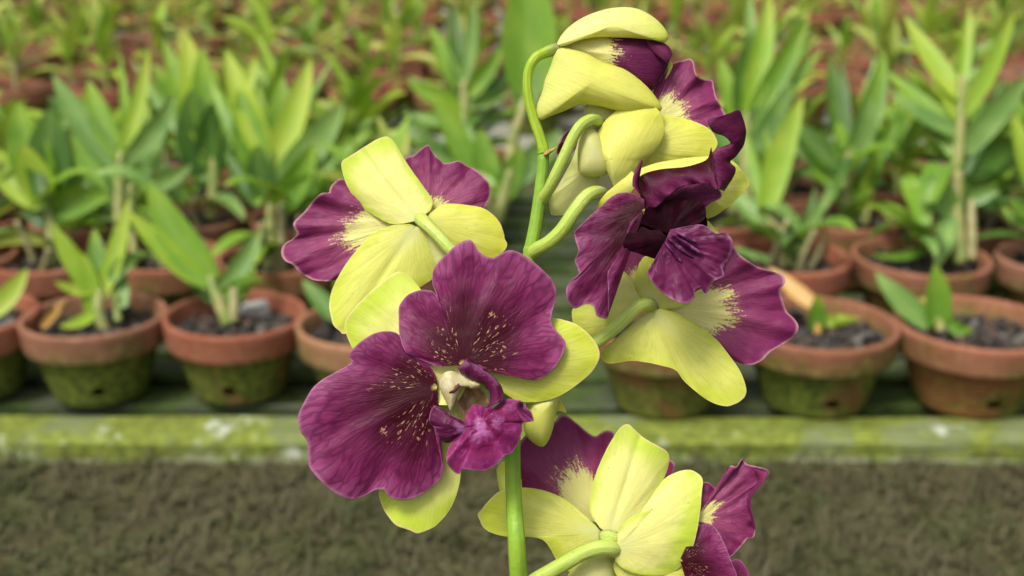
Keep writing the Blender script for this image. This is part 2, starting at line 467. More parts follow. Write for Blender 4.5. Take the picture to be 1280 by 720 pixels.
def ped(f, path, mat='pedicel'):
    return tube('pedicel', f, path, M[mat], n=44, ring=16, org=WORLD_OF[f.name])

# ------------------------------------------------------------------ 1  the open flower facing us
f1 = flower(576, 465, -10, 'largest flower, fully open towards the camera')
P1 = T([(330, 580), (300, 590), (245, 603), (190, 585), (140, 562), (95, 535), (70, 465), (66, 380), (70, 330), (105, 285), (160, 262), (215, 265), (240, 287), (218, 225),
        (222, 170), (250, 130), (290, 90), (330, 55), (380, 35), (405, 50), (425, 85), (460, 110), (495, 115), (530, 95), (565, 82), (600, 88),
        (640, 110), (680, 140), (735, 190), (760, 220), (775, 270), (765, 330), (752, 390), (765, 430), (800, 470), (818, 500), (805, 550),
        (775, 600), (730, 645), (685, 665), (640, 660), (590, 640), (530, 630), (470, 620), (420, 595), (370, 585)], 480, 290, 3.6)
surf('petal', f1, [fan((577, 456), P1, -12, (1.5, -3.2), 2.2, -2.2, (1.5, 6, .1), 0, .5, NS=190, NT=40, groove=-.6)], M['face'])
P2 = T([(560, 235), (552, 205), (535, 175), (500, 140), (455, 112), (430, 85), (415, 55), (385, 42), (340, 45), (300, 62), (262, 90), (238, 115), (228, 135), (240, 155), (215, 175),
        (170, 200), (120, 230), (85, 265), (60, 310), (40, 350), (38, 390), (50, 425), (72, 455), (75, 500), (80, 550), (110, 590), (150, 630),
        (200, 660), (240, 672), (285, 660), (320, 640), (350, 635), (362, 637), (375, 660), (400, 672), (440, 675), (490, 660), (535, 630), (570, 595),
        (582, 560), (572, 510), (560, 460), (548, 400), (538, 340), (535, 300), (545, 270)], 360, 400, 3)
surf('petal', f1, [fan((546, 482), P2, -10.5, (1.0, .6), 2.6, -3.0, (1.2, 6, .4), 0, .5, NS=190, NT=40, groove=-.6)], M['face'])
surf('sepal', f1, [fan((570, 462), [(520, 480), (480, 470), (446, 440), (437, 428), (431, 405), (443, 385), (471, 358), (496, 340), (508, 344), (523, 358), (545, 392), (565, 430)], -7, (-3.0, -1.5), 2, 0, (.4, 3, 0))], M['yel'])
surf('sepal', f1, [fan((588, 466), [(592, 440), (635, 408), (688, 398.5), (708, 401), (723.5, 407.5), (739, 421), (748.5, 436), (748.5, 450), (739, 465.5), (723.5, 479), (708, 490), (693, 497.5), (674.6, 502), (656, 502.5), (640, 497.5), (628, 488), (605, 480)],
                           -8, (1.5, 0), 2.5, 1.5, (.4, 3, .3))], M['yel_green'])
surf('sepal', f1, [fan((572, 492), [(550, 505), (515, 545), (486, 588), (474, 613), (479, 635), (493, 655), (507, 661), (514, 663.5), (521, 667), (530, 664.5), (545, 657), (563, 635.5), (574, 606), (577, 575), (580, 545), (588, 512)], -5, (0, 1.0), 2.5, 0, (.4, 3, .2))], M['yel'])
surf('spur', f1, [pillow((676, 518), [(660, 492), (680, 485), (699, 490), (697, 508), (694, 522), (691, 537), (685, 552), (677.5, 558.5), (666, 553), (657, 543), (654.5, 527), (657, 508)], 3, 7, 6, uvax=(680, 480, 676, 575))], M['yel_green'], 0)
surf('sepal', f1, [fan((686, 500), [(688, 496), (700, 500), (708, 515), (699, 513.5), (692, 517)], 4, NS=40, NT=10)], M['yel_green'])
# lip: two side lobes, arching arm and the ruffled blade, one continuous mesh
L = lambda pts: T(pts, 500, 430, 4)
blade = L([(330, 415), (318, 440), (290, 480), (255, 505), (240, 530), (232, 575), (240, 605), (262, 632), (290, 650), (303, 640), (312, 622), (350, 628), (420, 632), (470, 610), (497, 580), (520, 558),
           (556, 545), (585, 505), (598, 470), (610, 430), (613, 395), (640, 388), (664, 384), (668, 372), (655, 340), (625, 308), (585, 282), (540, 275), (505, 290), (470, 305), (430, 312)])
blade2 = L([(330, 415), (318, 440), (290, 480), (255, 505), (240, 530), (232, 575, -1), (240, 605, 0), (262, 632, 1.5), (290, 650, 2), (303, 640, 1), (312, 622, 0), (350, 628, 0), (420, 632, 1), (470, 610, 1), (497, 580, -.5), (520, 558, -1),
            (556, 545, 1), (585, 505, 1), (598, 470, 0), (610, 430, 0), (613, 395, 0), (640, 388, 1), (664, 384, 1), (668, 372, 0), (655, 340, -.5), (625, 308, -1), (585, 282, -1), (540, 275, 0), (505, 290, 1), (470, 318, 2), (440, 312, 2), (425, 318, 3), (408, 306, 3), (392, 312, 3), (374, 302, 3), (354, 318, 3), (338, 345, 3), (325, 380, 1)])
lipz = fan(L([(402, 400)])[0], blade2, -15.2, (.6, -2.2), -.6, 0, (1.0, 4, .1), 1.8, .5, closed=True, NS=170, NT=34)
rcurl = strip(L([(613, 392), (590, 350), (578, 318), (582, 290), (600, 280)]), L([(668, 384, 0), (640, 362, 3), (622, 345, 4), (615, 322, 4), (618, 300, 2)]), -20.2, 1.2, NS=30, NT=10, vmap=(.95, .3))
lcurl = strip(L([(240, 572), (262, 578), (290, 595), (312, 618)]), L([(250, 620, -1), (268, 636, -1), (286, 648, -1), (306, 640, -1)]), -20.5, -1.0, NS=30, NT=8, vmap=(.3, .9))
lside = fan(L([(335, 425)])[0], L([(320, 385), (270, 365), (225, 335), (180, 308), (160, 322), (148, 352), (146, 388), (162, 408), (178, 430), (186, 455), (205, 480), (240, 495), (285, 482), (322, 455)]), -14.5, (2.5, 0), 3.0, 0, (1.0, 5, .2), 0, .4)
arm = strip(L([(290, 122, 2), (318, 95), (340, 70), (372, 96), (412, 122), (462, 160), (503, 208), (517, 245), (522, 280)]),
            L([(305, 148, 2), (330, 160), (352, 172), (385, 188), (415, 198), (440, 225), (452, 258), (448, 295), (430, 320)]), -15.5, 2.2, vmap=(.2, .98))
surf('lip', f1, [lipz, rcurl], M['lip'])
surf('lip_side_lobe', f1, [lside], M['lip_dark'])
surf('lip_side_lobe', f1, [arm], M['lip_dark'])
surf('lip_throat', f1, [strip(L([(270, 262), (285, 300), (310, 345), (325, 390)]), L([(345, 200), (400, 225), (430, 255), (445, 295)]), -10.5, -3, vmap=(0, 1))], M['throat'])
surf('column', f1, [pillow(L([(262, 205)])[0], L([(232, 138), (262, 135), (300, 150), (345, 168), (385, 188), (397, 202), (380, 215), (340, 218), (308, 222), (290, 250), (275, 290), (262, 325), (250, 336), (240, 312), (220, 272), (203, 235), (196, 192), (208, 155)]), -13.6, 2.6, 4),
                    pillow(L([(375, 202)])[0], L([(340, 190), (370, 186), (398, 200), (402, 212), (385, 222), (350, 222)]), -14.6, 1.6, 2, NS=40, NT=10)], M['column'], 0)
surf('claw', f1, [fan(L([(215, 205)])[0], L([(160, 104), (205, 94), (265, 90), (306, 84), (325, 110), (330, 200), (300, 270), (265, 300), (215, 306), (165, 300), (124, 282), (118, 240), (135, 165)]), -9.8, (0, 0), 0, 0, (.3, 4, 0), -1.2, closed=True, vmap=(.1, .5))], M['yel'])
surf('stigma', f1, [pillow(L([(276, 225)])[0], L([(246, 240), (268, 225), (282, 198), (300, 192), (305, 208), (290, 228), (268, 246), (250, 250)]), -15.9, .45, 1, NS=40, NT=8)], M['stigma'], 0)
ped(f1, [(580, 470, -4, 1.7), (610, 480, 3, 1.8), (632, 500, 6, 1.9), (646, 530, 1, 2.0)])

# ------------------------------------------------------------------ 2  the upper left flower, seen from behind
f2 = flower(525, 278, 18, 'upper left flower turned away, two purple petals fanned out behind three yellow sepals')
surf('petal', f2, [fan((512, 279), [(470, 262), (449, 251), (428.5, 225), (418, 228), (412, 236), (411, 241), (401, 242), (390.5, 252), (380, 265), (368, 277), (367, 283), (371, 292), (365, 299), (354.5, 306), (351.5, 317), (356, 326), (366, 331), (374, 340.6), (383, 346), (394, 350.7), (412, 351.5), (420, 349), (432, 336), (462, 312)],
                           20, (-1.5, 0), -1.5, 2.5, (1.6, 6, .1), 0, .6, NS=150, NT=34)], M['back'])
surf('petal', f2, [fan((535, 272), [(514, 236), (506, 201), (517.5, 194), (527.5, 185), (535, 181), (540, 189), (547.5, 197.5), (555, 204), (565, 203), (574, 201), (582.5, 206), (595, 212.5), (605, 221), (611, 229), (613, 238), (611, 248), (605, 259), (596, 268), (565, 274)],
                           21, (1, -1.5), -1.5, 2, (1.5, 5, .3), 0, .6, NS=150, NT=34)], M['back_more'])
surf('sepal', f2, [fan((520, 276), [(505, 279.5), (488, 279.5), (466, 268), (448, 254), (434, 232), (428, 214), (427.5, 202), (437, 195.5), (448, 188.5), (468, 176), (477, 172), (484, 171), (489, 174), (495, 181), (507.5, 202.5), (525, 227.5), (536, 242.5), (541, 252.5), (538, 264)], 16.5, (0, -.5), 3.5, 2.5, (.5, 3, 0), groove=.5)], M['yel'])
surf('sepal', f2, [fan((531, 277), [(538, 266), (552, 256.5), (568, 255), (587.5, 257), (602.5, 260), (615, 267.5), (625, 279), (630, 293), (631, 299), (634, 305), (631, 313), (620, 321), (595, 327), (565, 316), (543, 298)], 16.5, (1.5, 0), 3.0, 1.5, (.5, 3, 0))], M['yel_bright'])
surf('sepal', f2, [fan((520, 283), [(512, 280), (490, 282), (468, 291), (450, 308), (432, 331), (417, 358), (411.5, 380), (414, 397), (417, 407), (424, 413), (433, 417), (470, 396), (505, 370), (530, 356), (548, 340), (550, 312), (537, 290)], 15.5, (.5, -1.6), 3.0, 1, (.5, 3, .2), groove=.6)], M['yel_green'])
surf('spur', f2, [pillow((556, 318), [(528, 288), (542, 287), (570, 305), (592, 325), (588, 345), (565, 350), (546, 338), (534, 310)], 17.5, 3, 5)], M['yel_pale'], 0)
ped(f2, [(523, 272, 21, 1.6), (526, 274, 17.5, 2.2), (530, 277.5, 14, 2.15), (537, 284, 11.6, 1.9), (550, 297, 10.5, 1.95), (568, 316, 9, 2.0), (610, 345, 7, 2.1), (652, 395, 0, 2.2)])

# ------------------------------------------------------------------ 3  the bud at the top
f3 = flower(755, 75, 0, 'topmost flower, a half open bud with a dark purple mouth')
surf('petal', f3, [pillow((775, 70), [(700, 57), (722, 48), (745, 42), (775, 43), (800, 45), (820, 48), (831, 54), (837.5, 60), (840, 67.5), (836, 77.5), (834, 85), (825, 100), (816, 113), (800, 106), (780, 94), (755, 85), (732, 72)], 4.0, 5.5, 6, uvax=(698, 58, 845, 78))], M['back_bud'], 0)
surf('petal', f3, [strip([(806, 48), (822, 52), (834, 58), (840.5, 68)], [(812, 62, 1), (822, 70, 0), (830, 76, 0), (835, 80, 1)], -.6, .8, NS=30, NT=8, vmap=(.6, .95))], M['face_dark'])
surf('sepal', f3, [pillow((765, 32), [(696, 57), (701, 45), (712.5, 32.5), (727.5, 22.5), (745, 15), (765, 10), (785, 9), (800, 12), (815, 20), (827.5, 31), (835, 42.5), (834.5, 50), (829, 53), (815, 50), (797.5, 48), (775, 47), (745, 46.5), (722.5, 51), (706, 57.5)], -.5, 4.5, 8, uvax=(690, 58, 845, 40))], M['yel'], 0)
surf('sepal', f3, [pillow((740, 102), [(695, 59), (710, 59.5), (732.5, 66), (755, 78), (780, 86), (800, 100), (815, 115), (826, 131), (827, 138), (815, 140), (790, 142), (767.5, 137.5), (747.5, 132.5), (725, 131), (705, 139), (687.5, 145.5), (676, 150.5), (671, 145), (671, 132.5), (677.5, 115), (681, 100), (689, 80), (692.5, 65)], 0, 6.5, 8, pw=.62, uvax=(680, 80, 835, 135))], M['yel_bright'], 0)
surf('sepal', f3, [fan((815, 90), [(830, 70), (838, 76), (841, 81), (838, 90), (833, 97), (822, 108)], 6, NS=40, NT=10)], M['yel_bright'])
ped(f3, [(680, 190, 0, 1.75), (675, 172, 0, 1.65), (666, 145, -.5, 1.5), (660, 118, -1, 1.45), (660, 92, -1, 1.45), (668, 74, -1, 1.5), (681, 66, 0, 1.6), (693, 62, 0, 1.9), (702, 60, 1, 1.5)], 'pedicel_bud')

# ------------------------------------------------------------------ 4  flower under the bud, seen from the side and behind
f4 = flower(775, 185, 0, 'flower under the bud turned to the right, broad yellow sepals hiding most of its purple')
C2 = lambda pts: T(pts, 660, 110, 4)
C3 = lambda pts: T(pts, 780, 60, 4)
surf('petal', f4, [fan((812, 160), C3([(120, 330), (150, 210), (190, 150), (230, 90), (262, 70), (300, 62), (332, 54), (350, 75), (355, 110), (370, 142), (398, 158), (440, 163), (450, 195), (460, 240), (488, 300), (506, 335), (492, 362), (415, 392), (300, 380), (190, 365)]), 6, (1, -1), -1.5, 2, (2.0, 6, .2), 0, .6, NS=150, NT=34)], M['back'])
surf('petal', f4, [fan((740, 165), [(728, 150), (712, 162), (702, 173), (696, 188), (696.5, 203), (708, 198), (722, 182)], 6, (0, 0), 0, 0, (.8, 4, 0), NS=60, NT=12, vmap=(.5, 1))], M['back_more'])
surf('sepal', f4, [fan((795, 182), C3([(120, 340), (200, 334), (300, 353), (390, 384), (440, 419), (467, 470), (457, 505), (420, 548), (330, 556), (200, 580), (95, 605), (40, 560)]), 2.5, (1, 0), 2.5, 1, (.4, 3, 0))], M['yel_bright'])
surf('sepal', f4, [fan((757, 156), C2([(420, 150), (440, 122), (400, 100), (350, 84), (310, 83), (288, 98), (278, 130), (290, 175), (340, 190)]), 3, (0, 0), 1.5, 0, NS=70, NT=16)], M['yel_pale'])
surf('sepal', f4, [fan((748, 205), C2([(260, 215), (235, 320), (195, 410), (125, 530), (104, 560), (110, 605), (118, 634), (160, 636), (235, 630), (285, 600), (330, 545), (350, 470), (385, 400)]), 3.5, (-.5, .5), 1.5, 0, (.5, 4, 0))], M['yel_pale'])
surf('spur', f4, [pillow((742, 192), C2([(275, 200), (310, 195), (350, 225), (390, 300), (410, 380), (395, 430), (350, 445), (300, 445), (264, 434), (250, 400), (248, 330), (258, 250)]), -.5, 5, 5)], M['yel_pale'], 0)
surf('sepal', f4, [fan((764, 200), C2([(375, 370), (345, 310), (338, 262), (352, 215), (382, 170), (425, 128), (480, 84), (540, 65), (600, 73), (648, 106), (676, 160), (680, 220), (660, 272), (618, 330), (580, 365), (555, 415), (515, 470), (468, 512), (440, 512), (428, 490), (408, 440)]), -3, (0, 0), 3.0, 1.0, (.4, 3, 0), 2.5, closed=True, uvax=(755, 235, 805, 122))], M['yel_bright'])
ped(f4, [(678, 250, 0, 1.9), (686, 236, -4, 1.6), (695, 217, -6, 1.65), (706, 194, -6.5, 1.7), (716, 172, -6.5, 1.7), (726, 157, -6, 1.7), (737, 150, -4, 1.7), (746, 151, 0, 1.8), (753, 156, 6, 1.6)])

# ------------------------------------------------------------------ 5  the ruffled flower seen from the side, deep purple
f5 = flower(815, 255, -8, 'ruffled deep purple flower seen from the side, its lip pointing down to the right')
C4 = lambda pts: T(pts, 700, 180, 3.27)
surf('sepal', f5, [fan((868, 235), C4([(540, 270), (560, 320), (600, 306), (640, 290), (700, 246), (740, 210), (766, 180), (772, 152), (740, 105), (702, 68), (640, 60), (580, 120)]), 2, (1, 0), 2, 0, (.5, 3, 0))], M['yel_green'])
surf('sepal', f5, [fan((870, 290), C4([(555, 330), (592, 308), (620, 330), (655, 372), (640, 380), (600, 380)]), 3, NS=50, NT=12)], M['yel'])
surf('sepal', f5, [fan((800, 224), [(790, 214), (770, 231), (758, 241), (749, 252), (745.5, 263.5), (757, 253), (773, 245), (790, 240)], -3.5, (0, 0), 1, 0, NS=60, NT=14)], M['yel_bright'])
surf('sepal', f5, [strip([(800, 211), (815, 205.5), (832, 201.5), (862, 197), (890, 195)], [(799, 225, -2), (815, 222, -2), (835, 219, -2), (862, 214, -2), (890, 205, -2)], -4, .8, NS=50, NT=10, vmap=(.2, 1))], M['yel_bright'])
surf('petal', f5, [fan((806, 262), C4([(345, 228), (290, 200), (225, 207), (165, 258), (120, 298), (62, 355), (60, 380), (66, 405), (75, 440), (60, 478), (70, 502), (76, 538), (42, 563), (25, 600), (34, 650), (60, 672), (105, 655), (138, 664), (148, 700), (178, 713), (195, 702), (197, 600), (196, 522), (226, 502), (256, 432), (268, 380), (292, 320), (342, 272)]),
                           -11, (-1.5, -1.5), 1.5, 2.5, (1.3, 6, .15), 0, .8, NS=170, NT=36)], M['face_plain'])
surf('petal', f5, [
    strip(C4([(345, 262, 2), (330, 215), (325, 175), (328, 132), (400, 106), (500, 96), (560, 82), (602, 62), (614, 30), (618, 15)]),
          C4([(358, 268, 0), (385, 262, -1), (415, 240, -2), (445, 212, -3), (480, 185, -3), (520, 168, -2), (580, 160, -3), (615, 172, -3), (640, 187, -3), (634, 150, -3)]), -9, 1.5, NS=90, NT=18, vmap=(.25, .97), ruf=(.8, 5, .2)),
    strip(C4([(296, 172), (300, 130), (318, 92), (333, 62)]), C4([(350, 228, 2), (325, 185, 2), (325, 135, 1), (338, 70, 0)]), -12, 1.0, NS=40, NT=10, vmap=(.95, .5)),
    strip(C3([(462, 700, 0), (452, 640, 0), (432, 585, 0), (432, 535, 0), (470, 502, 0), (512, 488, 0), (532, 472, -1), (500, 440, -2), (448, 420, -3), (418, 370, -4), (438, 350, -4)]),
          C3([(500, 716, 4), (548, 640, 4), (556, 600, 3), (530, 570, 2), (560, 540, 2), (595, 490, 2), (608, 440, 1), (608, 405, 0), (594, 352, -1), (572, 310, -2), (530, 336, -3)]), -8.5, 1.8, NS=90, NT=18, vmap=(.97, .55), ruf=(.5, 4, .1)),
    strip(C3([(436, 352, -4), (462, 356, -4), (490, 370, -3), (510, 352, -3), (532, 334, -3)]), C3([(440, 415, -3), (470, 428, -2), (505, 438, -2), (560, 420, -1), (600, 400, 0)]), -8.5, .5, NS=30, NT=8, vmap=(.97, .6)),
], M['face_dark'])
surf('petal', f5, [fan((815, 262), C4([(350, 265), (430, 215), (500, 172), (580, 158), (640, 178), (660, 215), (600, 252), (560, 300), (500, 340), (420, 340), (360, 300)]), -4, (0, -2), 1.0, 0, (1.0, 5, 0), NS=90, NT=18)], M['face_dark'])
lb = fan(C4([(432, 392)])[0], C4([(428, 440), (405, 482), (362, 518), (366, 545, 1), (374, 560), (410, 602, 1), (460, 636, 1), (508, 652, 0), (545, 637, -1), (548, 604, 0), (565, 588), (580, 588, 1), (596, 612, 1), (622, 570, 0), (640, 556, -1), (664, 546, 0), (672, 535), (664, 500, 1), (680, 480), (692, 468, 0), (709, 410, -1), (690, 372, 0), (676, 364, 1), (650, 384, 1), (632, 362, 0), (595, 335, 0), (560, 330, 1), (500, 340, 1), (450, 352, 1)]),
         -13.0, (.6, -1.2), -2.0, 0, (1.2, 5, .2), 0, .9, NS=170, NT=34, vmap=(.35, 1))
sl = fan((836, 300), C4([(432, 470), (420, 478), (335, 452), (262, 424), (266, 385), (285, 340), (300, 318), (352, 350), (410, 350)]), -11.5, (0, 0), 2.5, 0, (.5, 4, 0), NS=80, NT=18)
sr = fan((836, 292), C4([(300, 318), (340, 285), (390, 250), (450, 228), (500, 232), (560, 228), (585, 242), (597, 272), (592, 305), (560, 332), (510, 362), (440, 350)]), -8.5, (0, 0), -3.0, 0, (.8, 5, 0), 1.0, NS=90, NT=20)
surf('lip', f5, [lb], M['lip_dark'])
inner = fan((838, 285), C4([(300, 315), (350, 270), (440, 235), (540, 240), (590, 280), (600, 340), (560, 420), (470, 470), (380, 455), (310, 400)]), -5, (0, 0), -2.0, 0, (.4, 4, 0), -3.0, closed=True, NS=80, NT=16)
surf('lip_throat', f5, [inner], M['lip_inside'])
surf('lip_side_lobe', f5, [sl], M['lip_inside'])
surf('lip_side_lobe', f5, [sr], M['lip_inside'])
crest = []
for k, (x0, y0, x1, y1) in enumerate([(428, 400, 500, 486), (436, 382, 545, 466), (450, 366, 588, 454), (470, 358, 560, 400)]):
    dx, dy = x1 - x0, y1 - y0; n = math.hypot(dx, dy); qx, qy = -dy / n * 7, dx / n * 7
    crest.append(pillow(C4([((x0 + x1) / 2, (y0 + y1) / 2)])[0], C4([(x0, y0), (x0 + dx * .3 + qx, y0 + dy * .3 + qy), (x0 + dx * .65 + qx * 1.5, y0 + dy * .65 + qy * 1.5), (x1, y1), (x0 + dx * .7 - qx * 1.2, y0 + dy * .7 - qy * 1.2), (x0 + dx * .3 - qx, y0 + dy * .3 - qy)]), -13.6 - .3 * k, .9, 1.5, NS=34, NT=7, crump=.8))
surf('callus', f5, crest, M['callus_dark'], 0)
ped(f5, [(664, 318, 0, 2.1), (672, 311, -2.5, 2.1), (686, 303, -5, 2.1), (702, 288, -6.5, 2.1), (717, 266, -7, 2.1), (731, 248, -6.5, 2.1), (740, 242, -4.5, 2.1), (748, 240.5, -1, 2.0), (758, 242, 5, 1.5)])

# ------------------------------------------------------------------ 6  the right flower, seen from behind
f6 = flower(812, 382, 9, 'right hand flower turned away, one long sepal hanging down below its purple petal')
surf('petal', f6, [fan((832, 386), T([(40, 320), (150, 290), (265, 232), (300, 185), (300, 160), (318, 128), (336, 112), (360, 140), (395, 165), (430, 185), (480, 200), (515, 213), (523, 238), (507, 265), (514, 300), (530, 345), (558, 373), (571, 400), (560, 430), (520, 460), (470, 490), (440, 520), (400, 536), (352, 527), (320, 495), (270, 460), (180, 400)], 800, 270, 2.88), 12, (.5, 0), -1.5, 1.5, (1.6, 7, .3), 0, .6, NS=160, NT=36)], M['back'])
surf('petal', f6, [fan((806, 372), [(772, 350), (762, 332), (766, 320), (776, 312), (792, 308), (806, 314), (812, 340)], 12, (0, 0), 0, 1, (1, 4, 0), NS=80, NT=18)], M['back'])
surf('sepal', f6, [fan((810, 378), [(797, 370), (793, 355), (796, 338), (804, 322), (820, 321), (845, 328), (868, 345), (880, 362), (866, 376), (848, 384), (830, 387)], 10, (.5, -.5), 2, 0, (.4, 3, 0))], M['yel_green'])
surf('sepal', f6, [fan((802, 380), [(785, 395), (768, 408), (757, 412), (757, 388), (759, 365), (760, 345), (766, 335.5), (778, 338), (788, 347), (794, 360), (800, 372)], 9, (0, 0), 1.5, 0, (.5, 3, 0))], M['yel'])
surf('sepal', f6, [fan((775, 400), [(755, 412), (742, 425), (728, 418), (717, 405), (716, 386), (730, 379), (744, 384), (758, 396)], 10, (0, 0), 1.5, 0, NS=70, NT=16)], M['yel_green'])
surf('sepal', f6, [fan((815, 388), [(826, 386), (841.6, 390), (869, 404), (894, 423), (911, 443.6), (925, 464), (932.6, 485), (931, 496), (927, 500), (921.5, 504), (907.6, 508), (890, 503), (873, 492), (855.5, 476.6), (845, 463), (828, 457.5), (808, 453), (787.5, 451), (762, 454.5), (752, 449), (752, 440), (765, 427.5), (785, 410), (802, 395)],
                           8, (0, -1.2), 2.2, -.5, (.5, 4, .2), 0, .5, NS=130, NT=30, groove=.9)], M['yel_green'])
ped(f6, [(651, 470, 0, 2.0), (700, 452, 4, 2.0), (745, 428, 4.5, 2.0), (772, 407, 4.5, 2.0), (792, 388, 4.5, 2.0), (804, 380.5, 5, 2.1), (812, 381.5, 8, 2.2), (818, 384, 13, 1.7)])

# ------------------------------------------------------------------ 7  the lowest flower, seen from behind
f7 = flower(763, 675, 10, 'lowest flower turned away, cut off by the bottom of the picture')
surf('petal', f7, [fan((752, 655), [(700, 640), (672, 618), (648, 606), (645, 575), (650, 552), (668, 536), (690, 529), (703, 518), (718.5, 527), (731, 537.5), (743, 545), (751, 541), (758, 538), (765, 539), (768, 545), (764, 565), (760, 600)], 18, (-.5, -1), -1.5, 1.5, (1.2, 5, .2), 0, .6, NS=150, NT=34)], M['back'])
surf('petal', f7, [fan((815, 640), [(825, 600), (832, 578), (838, 575), (843, 580), (840, 592), (836, 612)], 15, NS=50, NT=12, vmap=(.4, 1))], M['back_more'])
C8 = lambda pts: T(pts, 770, 520, 3.6)
surf('petal', f7, [
    fan((868, 652), C8([(370, 440), (385, 380), (388, 310), (395, 298), (420, 300), (446, 325), (466, 302), (490, 280), (514, 260), (512, 225), (530, 226), (545, 228), (570, 190), (586, 214), (640, 228), (678, 240), (689, 258), (652, 300), (612, 350), (598, 392), (610, 450), (626, 500), (620, 545), (592, 552), (550, 600), (510, 632), (482, 565), (440, 500), (400, 480)]), 8, (.5, .5), 0, 0, (1.8, 6, .3), 0, 1.0, NS=150, NT=34),
    strip(C8([(620, 238, 0), (640, 290, 0), (600, 350, 0), (590, 400, 0), (604, 450, 0), (615, 500, 0)]), C8([(688, 255, -4), (660, 300, -5), (618, 350, -5), (605, 392, -4), (616, 450, -4), (628, 510, -3)]), 8, .8, NS=40, NT=8, vmap=(.6, .97))], M['back_more'])
surf('lip', f7, [fan((850, 700), C8([(330, 560), (372, 480), (400, 480), (432, 490), (460, 520), (482, 562), (505, 615), (522, 662), (545, 720), (545, 790), (400, 800), (320, 760)]), 6, (.5, 0), 2, 0, (.6, 4, 0), NS=90, NT=20),
                 fan((905, 730), C8([(500, 660), (520, 652), (545, 645), (565, 655), (590, 690), (600, 730), (590, 790), (520, 800)]), 9, NS=60, NT=14)], M['face'])
surf('sepal', f7, [fan((762, 668), [(750, 660), (738, 640), (739, 616), (746, 589.6), (758, 562), (771, 540), (777, 533), (783, 530), (788, 531.5), (793, 536.7), (806, 548), (825.6, 559), (834.5, 565.5), (836.5, 576), (831, 595), (821, 613), (811, 633), (790, 652), (774, 664)], 10, (0, -1), 3, 1.5, (.4, 3, 0), groove=.6)], M['yel'])
surf('sepal', f7, [fan((752, 666), [(744, 656), (728, 641.6), (712.5, 628), (691, 617), (672, 611.5), (656, 609.5), (638, 611), (622, 615.6), (608, 629), (602, 637), (597, 643), (600, 651), (604, 659), (614.5, 666), (636, 671), (660.4, 671), (677, 674), (686, 683), (700, 706), (718, 715), (738, 700), (750, 682)], 9.5, (-1.0, 0), 2.5, 1.5, (.5, 4, 0), NS=130)], M['yel_green'])
surf('sepal', f7, [fan((655, 640), [(652, 600), (640, 580), (632, 576), (622, 584), (621, 592), (624, 610), (629, 632), (634, 642), (648, 655)], 15, NS=60, NT=14)], M['yel'])
surf('sepal', f7, [fan((770, 686), C8([(0, 560), (20, 495), (100, 442), (180, 407), (186, 390), (187, 350), (206, 295), (258, 259), (320, 242), (362, 254), (390, 285), (386, 350), (376, 450), (355, 560), (322, 640), (272, 692), (200, 716), (100, 711), (30, 684), (-5, 650)]), 6, (-1.0, .5), 3.0, 0, (.5, 4, .1), 0, .5, NS=130, NT=30)], M['yel'])
surf('sepal', f7, [fan((770, 700), [(766, 706), (770, 718), (785, 740), (810, 760), (845, 765), (872, 745), (880, 715), (868, 690), (830, 690)], 9, NS=80, NT=16)], M['yel_green'])
surf('spur', f7, [pillow((738, 730), [(738, 690), (758, 694), (770, 710), (765, 745), (745, 770), (715, 765), (706, 735), (716, 708)], 13, 5, 5)], M['yel_pale'], 0)
surf('column', f7, [pillow((766, 672), [(748, 668), (756, 662), (768, 664), (778, 672), (776, 684), (762, 688), (752, 682)], 8, 2.5, 2, NS=40, NT=10)], M['pedicel'], 0)
ped(f7, [(650, 748, 0, 2.3), (663, 730, 0, 2.3), (685, 716, 1.5, 2.3), (706, 704, 2.8, 2.3), (728, 691.5, 4, 2.35), (748, 685.5, 4.3, 2.4), (762, 685.5, 5.5, 2.5), (771, 688, 9, 2.4), (778, 691, 14, 1.8)])
# ================================================================== THE NURSERY BEHIND
ZB = H - 0.487                 # top of the benches
ZR = H - 0.402                 # level of the pot rims

def mat_pot(name, c1, c2, moss_amt, moss_lo, moss_hi):
    m, nt = new_mat(name)
    oc = objco(nt)
    rnd = nd(nt, 'ShaderNodeObjectInfo').outputs['Random']
    z = nd(nt, 'ShaderNodeSeparateXYZ', {0: oc}).outputs[2]
    off = nd(nt, 'ShaderNodeVectorMath', {0: oc, 1: vec(nt, ma(nt, 'MULTIPLY', rnd, 37.0), ma(nt, 'MULTIPLY', rnd, 11.0), 0.0)}, operation='ADD').outputs[0]
    n1 = noise(nt, off, 26, 5, .6); n2 = noise(nt, off, 140, 4); n3 = noise(nt, off, 14, 3)
    col = mixc(nt, sstep(nt, n1, .3, .7), c1, c2)
    col = mixc(nt, ma(nt, 'MULTIPLY', sstep(nt, rnd, .1, .9), .45), col, (.16, .065, .035))
    col = mixc(nt, ma(nt, 'MULTIPLY', sstep(nt, n2, .55, .75), .35), col, (.42, .27, .19))
    lowness = ma(nt, 'SUBTRACT', 1.0, sstep(nt, ma(nt, 'ADD', z, ma(nt, 'MULTIPLY', ma(nt, 'SUBTRACT', n1, .5), .07)), moss_lo, moss_hi))
    patch = sstep(nt, ma(nt, 'ADD', n3, ma(nt, 'MULTIPLY', rnd, .16)), .42, .56)
    mf = ma(nt, 'MULTIPLY', ma(nt, 'MAXIMUM', ma(nt, 'MULTIPLY', lowness, patch), ma(nt, 'MULTIPLY', lowness, .35)), moss_amt)
    moss = mixc(nt, sstep(nt, n2, .35, .65), (.052, .078, .012), (.155, .185, .030))
    col = mixc(nt, mf, col, moss)
    finish(nt, col, .8, n2, .5, .002, spec=.2)
    return m

